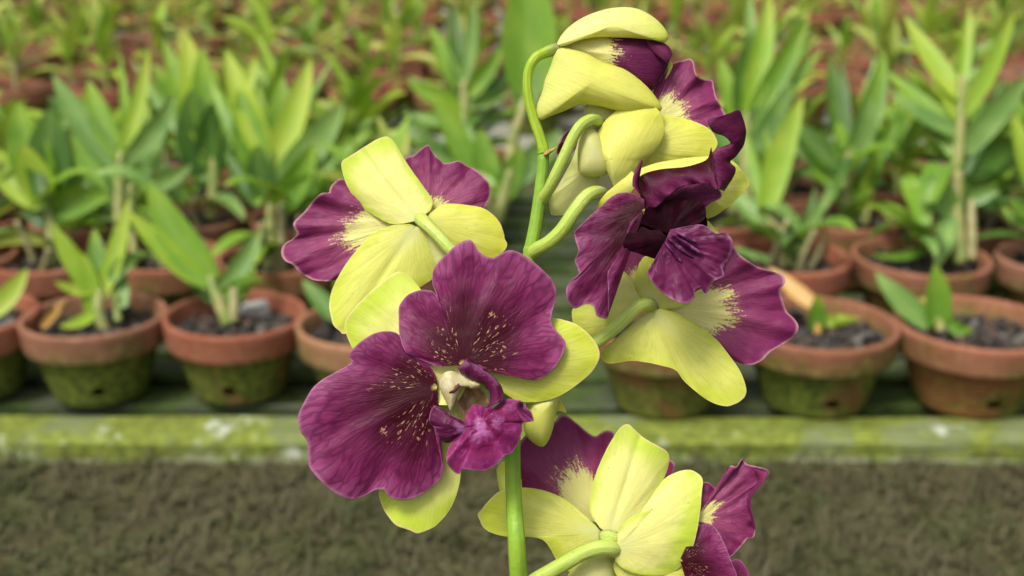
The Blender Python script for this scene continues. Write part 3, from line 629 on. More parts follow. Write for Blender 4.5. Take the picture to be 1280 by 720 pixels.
def mat_leaf(name, a, b, tip, transl=.28, rough=.38):
    m, nt = new_mat(name)
    u, v = uv_of(nt)
    oc = objco(nt)
    rnd = nd(nt, 'ShaderNodeObjectInfo').outputs['Random']
    n1 = noise(nt, oc, 24, 3)
    ln = noise(nt, vec(nt, ma(nt, 'MULTIPLY', u, 22), ma(nt, 'MULTIPLY', v, .8)), 1.0, 2)
    col = mixc(nt, rnd, a, b)
    col = mixc(nt, ma(nt, 'MULTIPLY', sstep(nt, n1, .4, .7), .45), col, tip)
    col = mixc(nt, ma(nt, 'MULTIPLY', sstep(nt, v, .55, 1.05), .55), col, tip)
    mid = ma(nt, 'SUBTRACT', 1.0, sstep(nt, ma(nt, 'ABSOLUTE', ma(nt, 'SUBTRACT', u, .5)), .0, .06))
    col = mixc(nt, ma(nt, 'MULTIPLY', mid, .35), col, (.30, .42, .10))
    spot = noise(nt, oc, 260, 2)
    col = mixc(nt, ma(nt, 'MULTIPLY', sstep(nt, spot, .70, .76), .6), col, (.16, .10, .03))
    hgt = ma(nt, 'ADD', ln, ma(nt, 'MULTIPLY', mid, -.8))
    finish(nt, col, rough, hgt, .35, .001, transl, mixc(nt, .5, col, (.46, .62, .03)), spec=.32)
    return m

def mat_wood(name, base1, base2, moss, lichen, moss_thr, lich_thr, sc=9):
    m, nt = new_mat(name)
    oc = objco(nt)
    st = nd(nt, 'ShaderNodeMapping', {'Vector': oc, 'Scale': (.5, 9, 9)}).outputs[0]
    g = noise(nt, st, 22, 5); n1 = noise(nt, oc, sc, 4, .6); n2 = noise(nt, oc, 90, 4); n3 = noise(nt, oc, sc * 1.6, 5, .62)
    col = mixc(nt, sstep(nt, g, .3, .7), base1, base2)
    ms = mixc(nt, sstep(nt, n2, .3, .7), tuple(c * .55 for c in moss), moss)
    col = mixc(nt, sstep(nt, ma(nt, 'ADD', n1, ma(nt, 'MULTIPLY', ma(nt, 'SUBTRACT', n2, .5), .12)), *moss_thr), col, ms)
    lf = sstep(nt, ma(nt, 'ADD', n3, ma(nt, 'MULTIPLY', ma(nt, 'SUBTRACT', n2, .5), .25)), *lich_thr)
    col = mixc(nt, lf, col, lichen)
    finish(nt, col, .85, ma(nt, 'ADD', n2, g), .7, .004, spec=.2)
    return m

def mat_mix(name):
    m, nt = new_mat(name)
    oc = objco(nt)
    vor = nd(nt, 'ShaderNodeTexVoronoi', {'Vector': oc, 'Scale': 110.0})
    n1 = noise(nt, oc, 70, 4)
    col = mixc(nt, sstep(nt, n1, .35, .7), (.012, .010, .009), (.06, .05, .04))
    gry = nd(nt, 'ShaderNodeSeparateColor', {0: vor.outputs['Color']}).outputs[0]
    col = mixc(nt, sstep(nt, gry, .84, .94), col, (.10, .095, .085))
    col = mixc(nt, sstep(nt, gry, .12, .05), col, (.10, .055, .03))
    finish(nt, col, .8, vor.outputs['Distance'], .6, .004, spec=.35)
    return m

def mat_grass(name):
    m, nt = new_mat(name)
    u, v = uv_of(nt)
    cr = nd(nt, 'ShaderNodeValToRGB', {0: u})
    e = cr.color_ramp.elements
    e[0].position = 0; e[0].color = (.066, .076, .027, 1)
    e[1].position = 1; e[1].color = (.110, .096, .052, 1)
    for p, c in ((.3, (.070, .082, .030)), (.45, (.084, .080, .038)), (.62, (.096, .084, .045)), (.8, (.086, .078, .040))):
        k = e.new(p); k.color = (*c, 1)
    finish(nt, cr.outputs[0], .7, None, transl=.2, spec=.2)
    return m

def mat_ground(name):
    m, nt = new_mat(name)
    oc = objco(nt)
    n1 = noise(nt, oc, 9, 5, .6); n2 = noise(nt, oc, 30, 4, .5); n3 = noise(nt, oc, 5, 4)
    col = mixc(nt, sstep(nt, n2, .32, .68), (.068, .063, .031), (.088, .080, .041))
    col = mixc(nt, ma(nt, 'MULTIPLY', sstep(nt, n1, .40, .66), .6), col, (.064, .075, .025))
    col = mixc(nt, ma(nt, 'MULTIPLY', sstep(nt, n3, .55, .68), .5), col, (.100, .084, .046))
    finish(nt, col, .9, n2, .15, .004, spec=.1)
    return m

M['rim'] = mat_pot('terracotta_rim', (.23, .085, .046), (.31, .135, .078), .75, .050, .085)
M['pot'] = mat_pot('terracotta_mossy', (.22, .080, .040), (.30, .115, .060), .97, .055, .095)
M['rim_red'] = mat_pot('terracotta_rim_red', (.26, .075, .040), (.33, .125, .072), .5, .035, .07)
M['rim_tan'] = mat_pot('terracotta_rim_tan', (.34, .17, .085), (.42, .23, .12), .5, .05, .09)
M['rim_brown'] = mat_pot('terracotta_rim_brown', (.22, .105, .06), (.33, .16, .10), .6, .05, .08)
M['pot_orange'] = mat_pot('terracotta_orange', (.21, .068, .030), (.28, .10, .045), .9, .030, .07)
M['pot_green'] = mat_pot('terracotta_all_moss', (.20, .10, .04), (.26, .12, .05), 1.0, .09, .12)
M['mix'] = mat_mix('potting_mix_dark')
M['chip'] = mat_plain('pale_chip', (.30, .30, .28), (.55, .55, .52), 150, .7)
M['leaf'] = mat_leaf('leaf_green', (.080, .205, .018), (.185, .345, .032), (.31, .455, .05))
M['leaf_lime'] = mat_leaf('leaf_lime', (.23, .40, .030), (.36, .49, .05), (.48, .54, .08))
M['leaf_grey'] = mat_leaf('leaf_grey_green', (.095, .205, .042), (.17, .30, .068), (.29, .42, .12), .2)
M['leaf_dark'] = mat_leaf('leaf_dark_green', (.030, .090, .014), (.060, .135, .020), (.11, .21, .03), .2)
M['leaf_far'] = mat_leaf('leaf_far_yellow_green', (.19, .31, .04), (.43, .45, .09), (.48, .46, .11))
M['dead'] = mat_leaf('leaf_dead_orange', (.45, .24, .06), (.50, .30, .10), (.50, .36, .14), .1)
M['cane'] = mat_plain('cane_pale_green', (.17, .24, .05), (.32, .30, .11), 60, .5)
M['cane_tan'] = mat_plain('cane_tan', (.26, .24, .10), (.36, .33, .16), 80, .6)
M['board'] = mat_wood('mossy_board', (.12, .15, .055), (.20, .23, .11), (.200, .245, .040), (.42, .46, .36), (.36, .50), (.555, .70), 12)
M['slat'] = mat_wood('algae_slat', (.038, .048, .025), (.10, .115, .07), (.06, .095, .02), (.18, .20, .15), (.40, .56), (.64, .74), 14)
M['slat_grey'] = mat_wood('weathered_slat', (.20, .20, .15), (.32, .32, .25), (.13, .15, .05), (.40, .41, .36), (.50, .66), (.62, .75), 8)
M['edge'] = mat_wood('worn_edge', (.12, .13, .07), (.19, .20, .115), (.13, .16, .035), (.26, .28, .20), (.42, .58), (.60, .75), 12)
M['grass'] = mat_grass('dry_grass_blades')
M['ground'] = mat_ground('bare_ground')

# ------------------------------------------------------------------ ground
gv = [(-60, -20, 0), (60, -20, 0), (60, 90, 0), (-60, 90, 0)]
g = mesh_obj('ground', gv, [(0, 1, 2, 3)], M['ground'], smooth=False)
tag(g, kind='structure')

def grass():
    rnd = random.Random(3)
    V, F, U = [], [], []
    def blade(x, y, ln):
        az = rnd.uniform(0, 2 * math.pi); el = rnd.choice([rnd.uniform(.1, .5), rnd.uniform(.3, 1.1)])
        w = rnd.uniform(.0007, .0018); c = min(.999, max(.001, rnd.random() * .35 + .65 * (.7 * hn(x * 9, y * 9, 2) + .5 * hn(x * 26, y * 26, 5) + .5)))
        d = Vector((math.cos(az) * math.cos(el), math.sin(az) * math.cos(el), math.sin(el)))
        s = Vector((-math.sin(az), math.cos(az), 0)) * w
        p = Vector((x, y, 0)); k = len(V)
        m_ = p + d * ln * .55; e = p + d * ln - Vector((0, 0, ln * .22 * rnd.random()))
        if e.z < .003: e.z = .003
        V.extend([p - s, p + s, m_ - s * .8, m_ + s * .8, e]); U.extend([(c, 0)] * 5)
        F.extend([(k, k + 1, k + 3, k + 2), (k + 2, k + 3, k + 4)])
    for _ in range(15000): blade(rnd.uniform(-.75, .75), rnd.uniform(.62, 1.00), rnd.uniform(.012, .032))
    for _ in range(6000): blade(rnd.uniform(-1.4, 1.4), rnd.uniform(.3, 2.25), rnd.uniform(.008, .02))
    for _ in range(9000): blade(rnd.uniform(-2.4, 2.4), rnd.uniform(2.0, 4.6), rnd.uniform(.01, .02))
    o = mesh_obj('dry_grass', V, F, M['grass'], None, U, smooth=False)
    tag(o, 'short dry brown grass covering the ground in front of the platforms', 'grass', kind='stuff')
grass()

# ------------------------------------------------------------------ benches
def plank(name, parent, x0, x1, y0, y1, z0, z1, mat, wav=.0, seed=0, bev=.004):
    import bmesh
    n = max(2, int((x1 - x0) / .05))
    prof = [(y0, z0), (y1, z0), (y1, z1 - bev), (y1 - bev, z1), (y0 + bev, z1), (y0, z1 - bev)]
    V, F = [], []
    for i in range(n + 1):
        x = x0 + (x1 - x0) * i / n
        for (y, z) in prof:
            V.append((x, y + wav * hn(x * 5, seed, 3), z + wav * hn(x * 6, seed + 5, y * 9)))
    m = len(prof)
    for i in range(n):
        for k in range(m):
            F.append((i * m + k, i * m + (k + 1) % m, (i + 1) * m + (k + 1) % m, (i + 1) * m + k))
    F.append(tuple(range(m))); F.append(tuple(n * m + k for k in range(m))[::-1])
    return mesh_obj(name, V, F, mat, parent, smooth=False)

def bench(y0, y1, hx, label, front_mat, slat_mat, seed):
    r = empty('slat_platform', (0, 0, 0)); tag(r, label, 'platform', 'slatted plant platforms')
    plank('front_board', r, -hx, hx, y0, y0 + .05, .0055, ZB + .003, front_mat, .0035, seed, .009)
    y = y0 + .072; k = 0
    while y < y1:
        plank('slat', r, -hx, hx, y, y + .048, ZB - .022, ZB, slat_mat, .002, seed + k + 1, .003)
        y += .073; k += 1
    plank('lower_edge', r, -hx, hx, y0 - .006, y0 + .03, -.002, .005, M['edge'], .0012, seed + 90, .002)
    return r
bench(1.003, 1.92, 1.35, 'nearest low slat platform, its front board covered in yellow green moss and white lichen', M['board'], M['slat'], 1)
bench(2.27, 3.42, 2.2, 'second slat platform with grey weathered front board, behind the big leafy plants', M['slat_grey'], M['slat_grey'], 40)
bench(3.66, 4.85, 2.9, 'farthest slat platform at the top of the photo, crowded with small pots', M['slat_grey'], M['slat_grey'], 80)

# ------------------------------------------------------------------ pots
def lathe(prof, seg, hole=None, wob=0.0):
    V, F, U = [], [], []
    n = len(prof)
    for i, (r, z) in enumerate(prof):
        for k in range(seg):
            a = 2 * math.pi * k / seg
            V.append((r * math.cos(a), r * math.sin(a), z)); U.append((k / seg, i / n))
    for i in range(n - 1):
        for k in range(seg):
            if hole:
                a = 2 * math.pi * (k + .5) / seg
                rr, zz = (prof[i][0] + prof[i + 1][0]) / 2, (prof[i][1] + prof[i + 1][1]) / 2
                da = (a - hole[0] + math.pi) % (2 * math.pi) - math.pi
                if rr > .03 and ((da * rr) / hole[2]) ** 2 + ((zz - hole[1]) / hole[3]) ** 2 < 1: continue
            F.append((i * seg + k, i * seg + (k + 1) % seg, (i + 1) * seg + (k + 1) % seg, (i + 1) * seg + k))
    return V, F, U

def pot_body_prof():
    p = [(.0005, 0), (.040, 0), (.0445, .0015)]
    p += [(.0455 + (.0605 - .0455) * t, .003 + .056 * t) for t in np.linspace(0, 1, 34)]
    p += [(.054, .060)]
    p += [(.0545 + (.039 - .0545) * t, .059 + (.008 - .059) * t) for t in np.linspace(0, 1, 30)]
    p += [(.0005, .008)]
    return p
BODY = lathe(pot_body_prof(), 96, (-math.pi / 2, .020, .0075, .0052))
RIMP = [(.0610, .0575), (.0655, .0550), (.0675, .0565), (.0690, .070), (.0700, .0815), (.0693, .0845), (.0672, .0860), (.0648, .0850), (.0632, .080), (.0605, .066), (.0590, .0585), (.0610, .0575)]
rr_ = crom(RIMP, 30)
RIM = lathe([tuple(q[:2]) for q in rr_], 72)

def soil_geo(seed):
    rnd = random.Random(seed)
    V, F = [], []
    NR, NS = 14, 40
    for i in range(NR + 1):
        for k in range(NS):
            r = .0612 * i / NR; a = 2 * math.pi * k / NS
            V.append((r * math.cos(a), r * math.sin(a), .066 + (.004 * hn(r * 90, a * 3, seed) + .003 * rnd.uniform(-1, 1)) * (1 if i < NR else 0)))
    for i in range(NR):
        for k in range(NS):
            F.append((i * NS + k, (i + 1) * NS + k, (i + 1) * NS + (k + 1) % NS, i * NS + (k + 1) % NS))
    for _ in range(46):        # lumps of bark and charcoal
        r = .054 * math.sqrt(rnd.random()); a = rnd.uniform(0, 6.283); s = rnd.uniform(.004, .009)
        c = Vector((r * math.cos(a), r * math.sin(a), .068 + rnd.uniform(0, .004)))
        rot = Matrix.Rotation(rnd.uniform(0, 6.28), 3, Vector((rnd.uniform(-1, 1), rnd.uniform(-1, 1), rnd.uniform(-1, 1))).normalized())
        k = len(V)
        for dx in (-1, 1):
            for dy in (-1, 1):
                for dz in (-1, 1):
                    V.append(tuple(c + rot @ Vector((dx * s * rnd.uniform(.6, 1.1), dy * s * rnd.uniform(.4, .9), dz * s * rnd.uniform(.3, .7)))))
        F += [tuple(k + q for q in f) for f in ((0, 1, 3, 2), (4, 6, 7, 5), (0, 4, 5, 1), (2, 3, 7, 6), (0, 2, 6, 4), (1, 5, 7, 3))]
    return V, F
SOILS = []
MESHES = {}
def shared(name, key, build, mat, parent):
    """First use builds the mesh; later uses are object copies sharing it, with their own material slot when asked."""
    k = (key, mat.name)
    if k in MESHES:
        o = MESHES[k].copy(); COL.objects.link(o); o.parent = parent; o.location = (0, 0, 0); o.rotation_euler = (0, 0, 0)
        o.name = name
        for q in list(o.keys()): del o[q]
        return o
    o = build(); MESHES[k] = o
    return o

def pot(x, y, scale, rot, label, rim='rim', body='pot', group='clay pots on the platforms', zs=1.0):
    r = empty('clay_pot', (x, y, ZB + .004)); r.scale = (scale, scale, scale * zs); r.rotation_euler = (random.uniform(-.015, .015), random.uniform(-.015, .015), rot)
    tag(r, label, 'pot', group)
    shared('pot_body', 'body', lambda: mesh_obj('pot_body', BODY[0], BODY[1], M[body], r, BODY[2]), M[body], r)
    shared('rim', 'rim', lambda: mesh_obj('rim', RIM[0], RIM[1], M[rim], r, RIM[2]), M[rim], r)
    k = random.randrange(4)
    sg = soil_geo(k)
    shared('potting_mix', 'soil%d' % k, lambda: mesh_obj('potting_mix', sg[0], sg[1], M['mix'], r, smooth=False), M['mix'], r)
    return r

# ------------------------------------------------------------------ leaves and plants
def leaf_geo(p0, p1, p2, w, fold=.22, twist=0.0, n=16):
    """Tapered, keeled blade along a bent line p0-p1-p2."""
    V, F, U = [], [], []
    for i in range(n + 1):
        t = i / n
        c = p0 * (1 - t) ** 2 + p1 * 2 * t * (1 - t) + p2 * t * t
        tan = ((p1 - p0) * (1 - t) + (p2 - p1) * t).normalized()
        side = tan.cross(Vector((0, 0, 1)))
        if side.length < .15: side = tan.cross(Vector((0, 1, 0)))
        side.normalize()
        side = Matrix.Rotation(twist * (.4 + t), 3, tan) @ side
        nor = side.cross(tan).normalized()
        ww = w * .5 * (math.sin(math.pi * min(1, (.10 + .90 * t)) ** .86) ** .72 if t < 1 else 0.02)
        for q in (-1, -.55, 0, .55, 1):
            V.append(c + side * q * ww + nor * (abs(q) ** 1.5) * ww * fold * 2 + nor * .0012 * hn(t * 4, q, w * 900))
            U.append((.5 + q / 2, t))
    for i in range(n):
        for k in range(4):
            a = i * 5 + k
            F.append((a, a + 1, a + 6, a + 5))
    return V, F, U

def add_leaf(parent, org, p0, p1, p2, w, mat, fold=.22, twist=0.0):
    V, F, U = leaf_geo(p0 - org, p1 - org, p2 - org, w, fold, twist)
    return mesh_obj('leaf', V, F, M[mat], parent, U)

def add_cane(parent, org, a, b, r0, r1, mat):
    m_ = (a + b) / 2 + Vector((random.uniform(-.004, .004), random.uniform(-.004, .004), 0))
    return tube('cane', parent, [(*a, r0), (*m_, (r0 + r1) / 2 * 1.08), (*b, r1)], M[mat], n=16, ring=10, org=org, world=True, bumpy=.12)

def plant_root(pos, label, group='young orchid plants in the pots'):
    r = empty('young_orchid', pos); tag(r, label, 'plant', group); return r

def rand_plant(pos, h, nleaf, w, label, mats, spread=.8, seed=None, group='young orchid plants in the pots', canes=1, stubs=0):
    rnd = random.Random(seed if seed is not None else random.random())
    r = plant_root(pos, label, group)
    for c in range(stubs):      # old leafless canes
        a = rnd.uniform(0, 6.28); q = pos + Vector((math.cos(a), math.sin(a), 0)) * rnd.uniform(.01, .03)
        add_cane(r, pos, q, q + Vector((rnd.uniform(-.4, .4), rnd.uniform(-.4, .4), 1)).normalized() * h * rnd.uniform(.15, .4), .0045, .0028, 'cane_tan')
    for c in range(canes):
        off = Vector((rnd.uniform(-.016, .016), rnd.uniform(-.016, .016), 0)) if canes > 1 else Vector()
        az = rnd.uniform(0, math.pi)
        if abs(math.sin(az)) > .8: az += .6
        lean = Vector((rnd.uniform(-.15, .15), rnd.uniform(-.15, .15), 1)).normalized()
        ch = h * rnd.uniform(.42, .58) * (1 if c == 0 else rnd.uniform(.5, .9))
        base = pos + off
        add_cane(r, pos, base - lean * .004, base + lean * ch, .0048, .0030, 'cane' if rnd.random() < .7 else 'cane_tan')
        nl = nleaf if c == 0 else max(3, nleaf - 2)
        for i in range(nl):
            f = (i + .6) / nl
            b = base + lean * ch * (.25 + .75 * f)
            a = az + (math.pi if i % 2 else 0) + rnd.uniform(-.55, .55)
            el = R(18 + 58 * f + rnd.uniform(-12, 12))
            ln = h * rnd.uniform(.48, .66) * (1.05 - .22 * abs(f - .6))
            d = Vector((math.cos(a) * math.cos(el), math.sin(a) * math.cos(el), math.sin(el)))
            dro = spread * ln * (1.1 - f) * rnd.uniform(.15, .55)
            p2 = b + d * ln - Vector((0, 0, dro)) + Vector((math.cos(a), math.sin(a), 0)) * ln * .12
            p1 = b + d * ln * .55 + Vector((0, 0, .05 * ln))
            add_leaf(r, pos, b, p1, p2, w * rnd.uniform(.8, 1.15), rnd.choice(mats), rnd.uniform(.12, .32), rnd.uniform(-.5, .5))
    return r

def px_plant(x, y, d, label, leaves, canes=(), zpos=None):
    """A plant of known leaves: each (x0,y0, x1,y1, width px, material, depth offset cm, bow px) read off the photo."""
    pos = PD(x, y, d) if zpos is None else zpos
    r = plant_root(pos, label)
    for (x0, y0, r0, x1, y1, r1, mt) in canes:
        a, b = PD(x0, y0, d), PD(x1, y1, d)
        add_cane(r, pos, a, b, r0 * d / FPX, r1 * d / FPX, mt)
    for L_ in leaves:
        x0, y0, x1, y1, w, mt, dz, bow = L_[:8]
        tw = L_[8] if len(L_) > 8 else random.uniform(-.3, .3)
        a = PD(x0, y0, d); b = PD(x1, y1, d + dz / 100)
        mx, my = (x0 + x1) / 2, (y0 + y1) / 2
        dx, dy = x1 - x0, y1 - y0; n = math.hypot(dx, dy)
        c = PD(mx + dy / n * bow, my - dx / n * bow, d + dz / 200)
        V, F, U = leaf_geo(a - pos, c - pos, b - pos, w * d / FPX, .16, 0)
        # turn the blade so that its face looks at the viewer's side by the twist asked for
        V, F, U = facing_leaf(a - pos, c - pos, b - pos, w * d / FPX, tw)
        mesh_obj('leaf', V, F, M[mt], r, U)
    return r

def facing_leaf(p0, p1, p2, w, tw, n=18):
    V, F, U = [], [], []
    view = FW
    fold = random.uniform(.12, .28)
    for i in range(n + 1):
        t = i / n
        c = p0 * (1 - t) ** 2 + p1 * 2 * t * (1 - t) + p2 * t * t
        tan = ((p1 - p0) * (1 - t) + (p2 - p1) * t).normalized()
        side = tan.cross(view).normalized()
        side = Matrix.Rotation(tw * (.5 + t), 3, tan) @ side
        nor = side.cross(tan).normalized()
        if nor.z < 0: nor = -nor
        ww = w * .5 * (math.sin(math.pi * min(1, (.12 + .88 * t)) ** .86) ** .72 if t < 1 else .02)
        for q in (-1, -.55, 0, .55, 1):
            V.append(c + side * q * ww + nor * (abs(q) ** 1.5) * ww * fold * 2)
            U.append((.5 + q / 2, t))
    for i in range(n):
        for k in range(4):
            a = i * 5 + k
            F.append((a, a + 1, a + 6, a + 5))
    return V, F, U
# ------------------------------------------------------------------ front row, one by one
def depth_of(p): return (p - CAM).dot(FW)
def pot_px(px, py, w, label, **k):
    c = on_plane(px, py, ZR)
    d = depth_of(c); sc = w * d / FPX / .140
    q = pot(c.x, c.y, sc, k.pop('rot', 0.0), label, zs=k.pop('zs', (.082) / (.086 * sc)), **k)
    return q, d, Vector((c.x, c.y, ZB + .004 + .066 * .082 / .086))

ROW1 = [
    (-42, 392, 176, 'clay pot with rust red rim, cut off by the left edge, front row', dict(rim='rim_red', body='pot_green', rot=.5)),
    (117, 393, 180, 'mossed clay pot with dull brown rim, front row, beside a redder rimmed pot', dict(rim='rim_brown', body='pot_green', rot=.28)),
    (293, 391, 178, 'mossed clay pot with brick red rim and one pale chip on its soil, front row', dict(rim='rim_red', body='pot', rot=.02)),
    (466, 402, 192, 'tan rimmed clay pot half hidden behind the largest flower, front row', dict(rim='rim_tan', body='pot_green', rot=.1)),
    (832, 405, 186, 'orange clay pot directly below the long hanging sepal of the right flower', dict(rim='rim', body='pot_orange', rot=1.2)),
    (1024, 402, 198, 'clay pot with dark green mossed body and a dead orange leaf, front row', dict(rim='rim', body='pot_green', rot=.08)),
    (1221, 402, 204, 'orange clay pot with two short upright leaves, cut by the right edge, front row', dict(rim='rim', body='pot_orange', rot=.06)),
]
D1 = []
for px, py, w, lab, kw in ROW1:
    D1.append(pot_px(px, py, w, lab, **kw))

q, d, s = D1[0]
px_plant(-20, 398, d, 'small yellow green plant with one pointed leaf, at the left edge, front row',
         [(-18, 396, 34, 335, 26, 'leaf_lime', 2, -8), (-22, 396, -60, 330, 24, 'leaf', 1, 8)], [(-20, 402, 6, -18, 380, 4, 'cane')], s)
q, d, s = D1[1]
px_plant(128, 400, d, 'thin lime green plant in the brown rimmed front pot, narrow leaves spreading both ways',
         [(125, 372, 160, 250, 24, 'leaf_lime', 1, -7, .1), (120, 362, 66, 280, 27, 'leaf_lime', -1, 6, .1), (116, 362, 68, 352, 17, 'leaf_lime', -2, 10, .5), (118, 392, 74, 408, 16, 'leaf_lime', -2.5, 8, .3),
          (140, 350, 192, 320, 20, 'leaf_grey', 2, 22, .4), (130, 370, 118, 285, 26, 'leaf', 1.5, 3, .2), (116, 395, 102, 315, 24, 'leaf_lime', -1, -6, .2), (152, 385, 150, 325, 22, 'leaf_grey', 2, 3, .5)],
         [(130, 412, 8, 126, 360, 5, 'cane'), (148, 402, 5, 146, 370, 3, 'cane')], s)
pl = px_plant(66, 402, d, 'dry pale leaf scrap sticking up at the left inside the brown rimmed pot', [(52, 410, 84, 374, 12, 'dead', -1, 2, .2)])
pl['group'] = 'loose dry leaves'; pl['category'] = 'dry leaf'; pl.name = 'dry_leaf'
q, d, s = D1[2]
px_plant(280, 398, d, 'broad leaved young orchid leaning left out of the brick red rimmed front pot',
         [(266, 352, 186, 228, 46, 'leaf', 0, 14, .15), (252, 352, 158, 264, 30, 'leaf_lime', -1, 4, .3), (272, 372, 327, 284, 26, 'leaf_grey', 1, -6, .2), (278, 376, 330, 350, 22, 'leaf', 0, 12, .4),
          (262, 365, 244, 292, 26, 'leaf_grey', 2, -4, .3), (290, 380, 318, 330, 18, 'leaf', 3, -5, .3), (275, 378, 226, 330, 22, 'leaf_dark', 3, 6, .3)],
         [(286, 405, 9, 262, 345, 5, 'cane'), (292, 402, 7, 292, 360, 5, 'cane_tan')], s)
# the pale chip lying on that soil
cp = on_plane(318, 392, s.z + .002)
V, F = [], []
for i, (dx, dy, dz) in enumerate([(-1, -.7, 0), (1, -.6, 0), (1.1, .6, 0), (-.9, .8, 0), (-.8, -.5, 1), (.7, -.5, .9), (.8, .4, 1.1), (-.6, .6, .8)]):
    V.append((dx * .016, dy * .012, dz * .012))
F = [(3, 2, 1, 0), (4, 5, 6, 7), (0, 1, 5, 4), (1, 2, 6, 5), (2, 3, 7, 6), (3, 0, 4, 7)]
ch = mesh_obj('pale_chip', V, F, M['chip'], smooth=False, loc=cp); ch.rotation_euler = (.2, .1, .5)
tag(ch, 'pale grey chip lying on the soil of the brick red rimmed front pot', 'chip')
q, d, s = D1[3]
px_plant(430, 402, d, 'grey green plant mostly hidden behind the largest flower, in the tan rimmed pot',
         [(432, 400, 378, 350, 26, 'leaf_grey', 1, 8, .3), (440, 398, 470, 330, 26, 'leaf_grey', 1, -4, .3), (436, 398, 425, 330, 24, 'leaf', 2, 4, .2)], [(436, 410, 8, 438, 380, 5, 'cane')], s)
q, d, s = D1[4]
px_plant(835, 398, d, 'small plant behind the right hand flower in the orange pot below it',
         [(834, 395, 800, 320, 24, 'leaf', 2, 5, .2), (838, 395, 880, 320, 24, 'leaf', 2, -5, .2)], [(836, 410, 7, 836, 380, 5, 'cane')], s)
q, d, s = D1[5]
px_plant(1024, 410, d, 'nearly leafless plant with a dead orange leaf and one green shoot, front row right',
         [(1022, 384, 962, 334, 22, 'dead', 3, 6, .2), (1020, 412, 1022, 368, 24, 'leaf', -1, 3, .1), (1026, 396, 1076, 398, 17, 'leaf_lime', -1, -9, .4)], [(1022, 418, 5, 1020, 380, 6, 'dead')], s)
q, d, s = D1[6]
px_plant(1180, 408, d, 'two short upright pale leaves in the orange pot at the right edge, front row',
         [(1162, 406, 1094, 340, 30, 'leaf_grey', 1, 8, .1), (1170, 408, 1168, 330, 34, 'leaf', -1, -3, .05), (1186, 404, 1216, 414, 18, 'leaf', -2, -4, .3), (1190, 398, 1150, 372, 12, 'leaf_lime', 2, 3, .2)], [(1176, 414, 6, 1170, 398, 5, 'cane')], s)

# ------------------------------------------------------------------ rows 2 to 5 of the nearest platform
ORD = ['first', 'second', 'third', 'fourth', 'fifth', 'sixth', 'seventh', 'eighth', 'ninth', 'tenth', 'eleventh', 'twelfth', 'thirteenth', 'fourteenth', 'fifteenth', 'sixteenth', 'seventeenth', 'eighteenth', 'nineteenth', 'twentieth', 'twenty-first', 'twenty-second', 'twenty-third', 'twenty-fourth', 'twenty-fifth', 'twenty-sixth']
rows = [  # forward distance, pot centres in photo pixels
    (1.282, 'second', [-60, 60, 205, 350, 500, 985, 1152, 1325]),
    (1.450, 'third', [-30, 108, 240, 385, 540, 890, 1052, 1210, 1345]),
    (1.620, 'fourth', [10, 150, 285, 430, 570, 850, 975, 1125, 1262]),
    (1.790, 'fifth', [-20, 95, 215, 335, 455, 580, 840, 945, 1070, 1190, 1300]),
]
SLOT = {}
for yk, rn, xs in rows:
    for i, px in enumerate(xs):
        dd = yk * math.cos(PITCH) + .402 * math.sin(PITCH)
        sc = random.uniform(.92, 1.10)
        x = (px - 640) / FPX * dd; y = yk + random.uniform(-.012, .012)
        look = random.choice(['rim', 'rim', 'rim_red', 'rim_brown']); bd = random.choice(['pot', 'pot', 'pot_green', 'pot_orange'])
        nm = {'rim': 'terracotta', 'rim_red': 'red', 'rim_brown': 'brown'}[look]
        pot(x, y, sc, random.uniform(0, 6.28), '%s rimmed clay pot in the %s row of the nearest platform, %s from the left' % (nm, rn, ORD[i]), look, bd, zs=1 / sc)
        SLOT[(rn, i)] = (Vector((x, y, ZB + .004 + .064)), dd)

def at(rn, i): return SLOT[(rn, i)]
done = set()
def bes(rn, i, x, y, label, leaves, canes):
    s, dd = at(rn, i); done.add((rn, i))
    leaves = [(*q[:4], q[4] * .88, *q[5:]) for q in leaves]
    for q in list(leaves)[:7]:      # a second, slimmer leaf beside each big one
        leaves.append((q[0] + random.uniform(-6, 6), q[1] + random.uniform(0, 28), q[2] + random.uniform(-42, 42), q[3] + random.uniform(-6, 46), q[4] * random.uniform(.5, .8),
                       random.choice(['leaf', 'leaf', 'leaf_dark', 'leaf_grey']), q[6] + random.uniform(1, 4), q[7] * random.uniform(-.6, 1.4), random.uniform(-.5, .5)))
    r = px_plant(x, y, dd, label, leaves, canes, s)
    for k in range(7):          # the lower, older leaves
        a = random.uniform(0, 6.28); ln = random.uniform(.07, .12); el = random.uniform(.25, .9)
        b = s + Vector((random.uniform(-.015, .015), random.uniform(-.015, .015), random.uniform(.02, .09)))
        d_ = Vector((math.cos(a) * math.cos(el), math.sin(a) * math.cos(el), math.sin(el)))
        add_leaf(r, s, b, b + d_ * ln * .55 + Vector((0, 0, .012)), b + d_ * ln - Vector((0, 0, .03)), random.uniform(.018, .03), random.choice(['leaf', 'leaf_dark', 'leaf_grey', 'leaf']), .2, random.uniform(-.4, .4))
    for k in range(random.randint(1, 3)):
        a = random.uniform(0, 6.28); q = s + Vector((math.cos(a), math.sin(a), 0)) * .02
        add_cane(r, s, q, q + Vector((random.uniform(-.02, .02), random.uniform(-.02, .02), random.uniform(.03, .07))), .0045, .003, 'cane_tan')

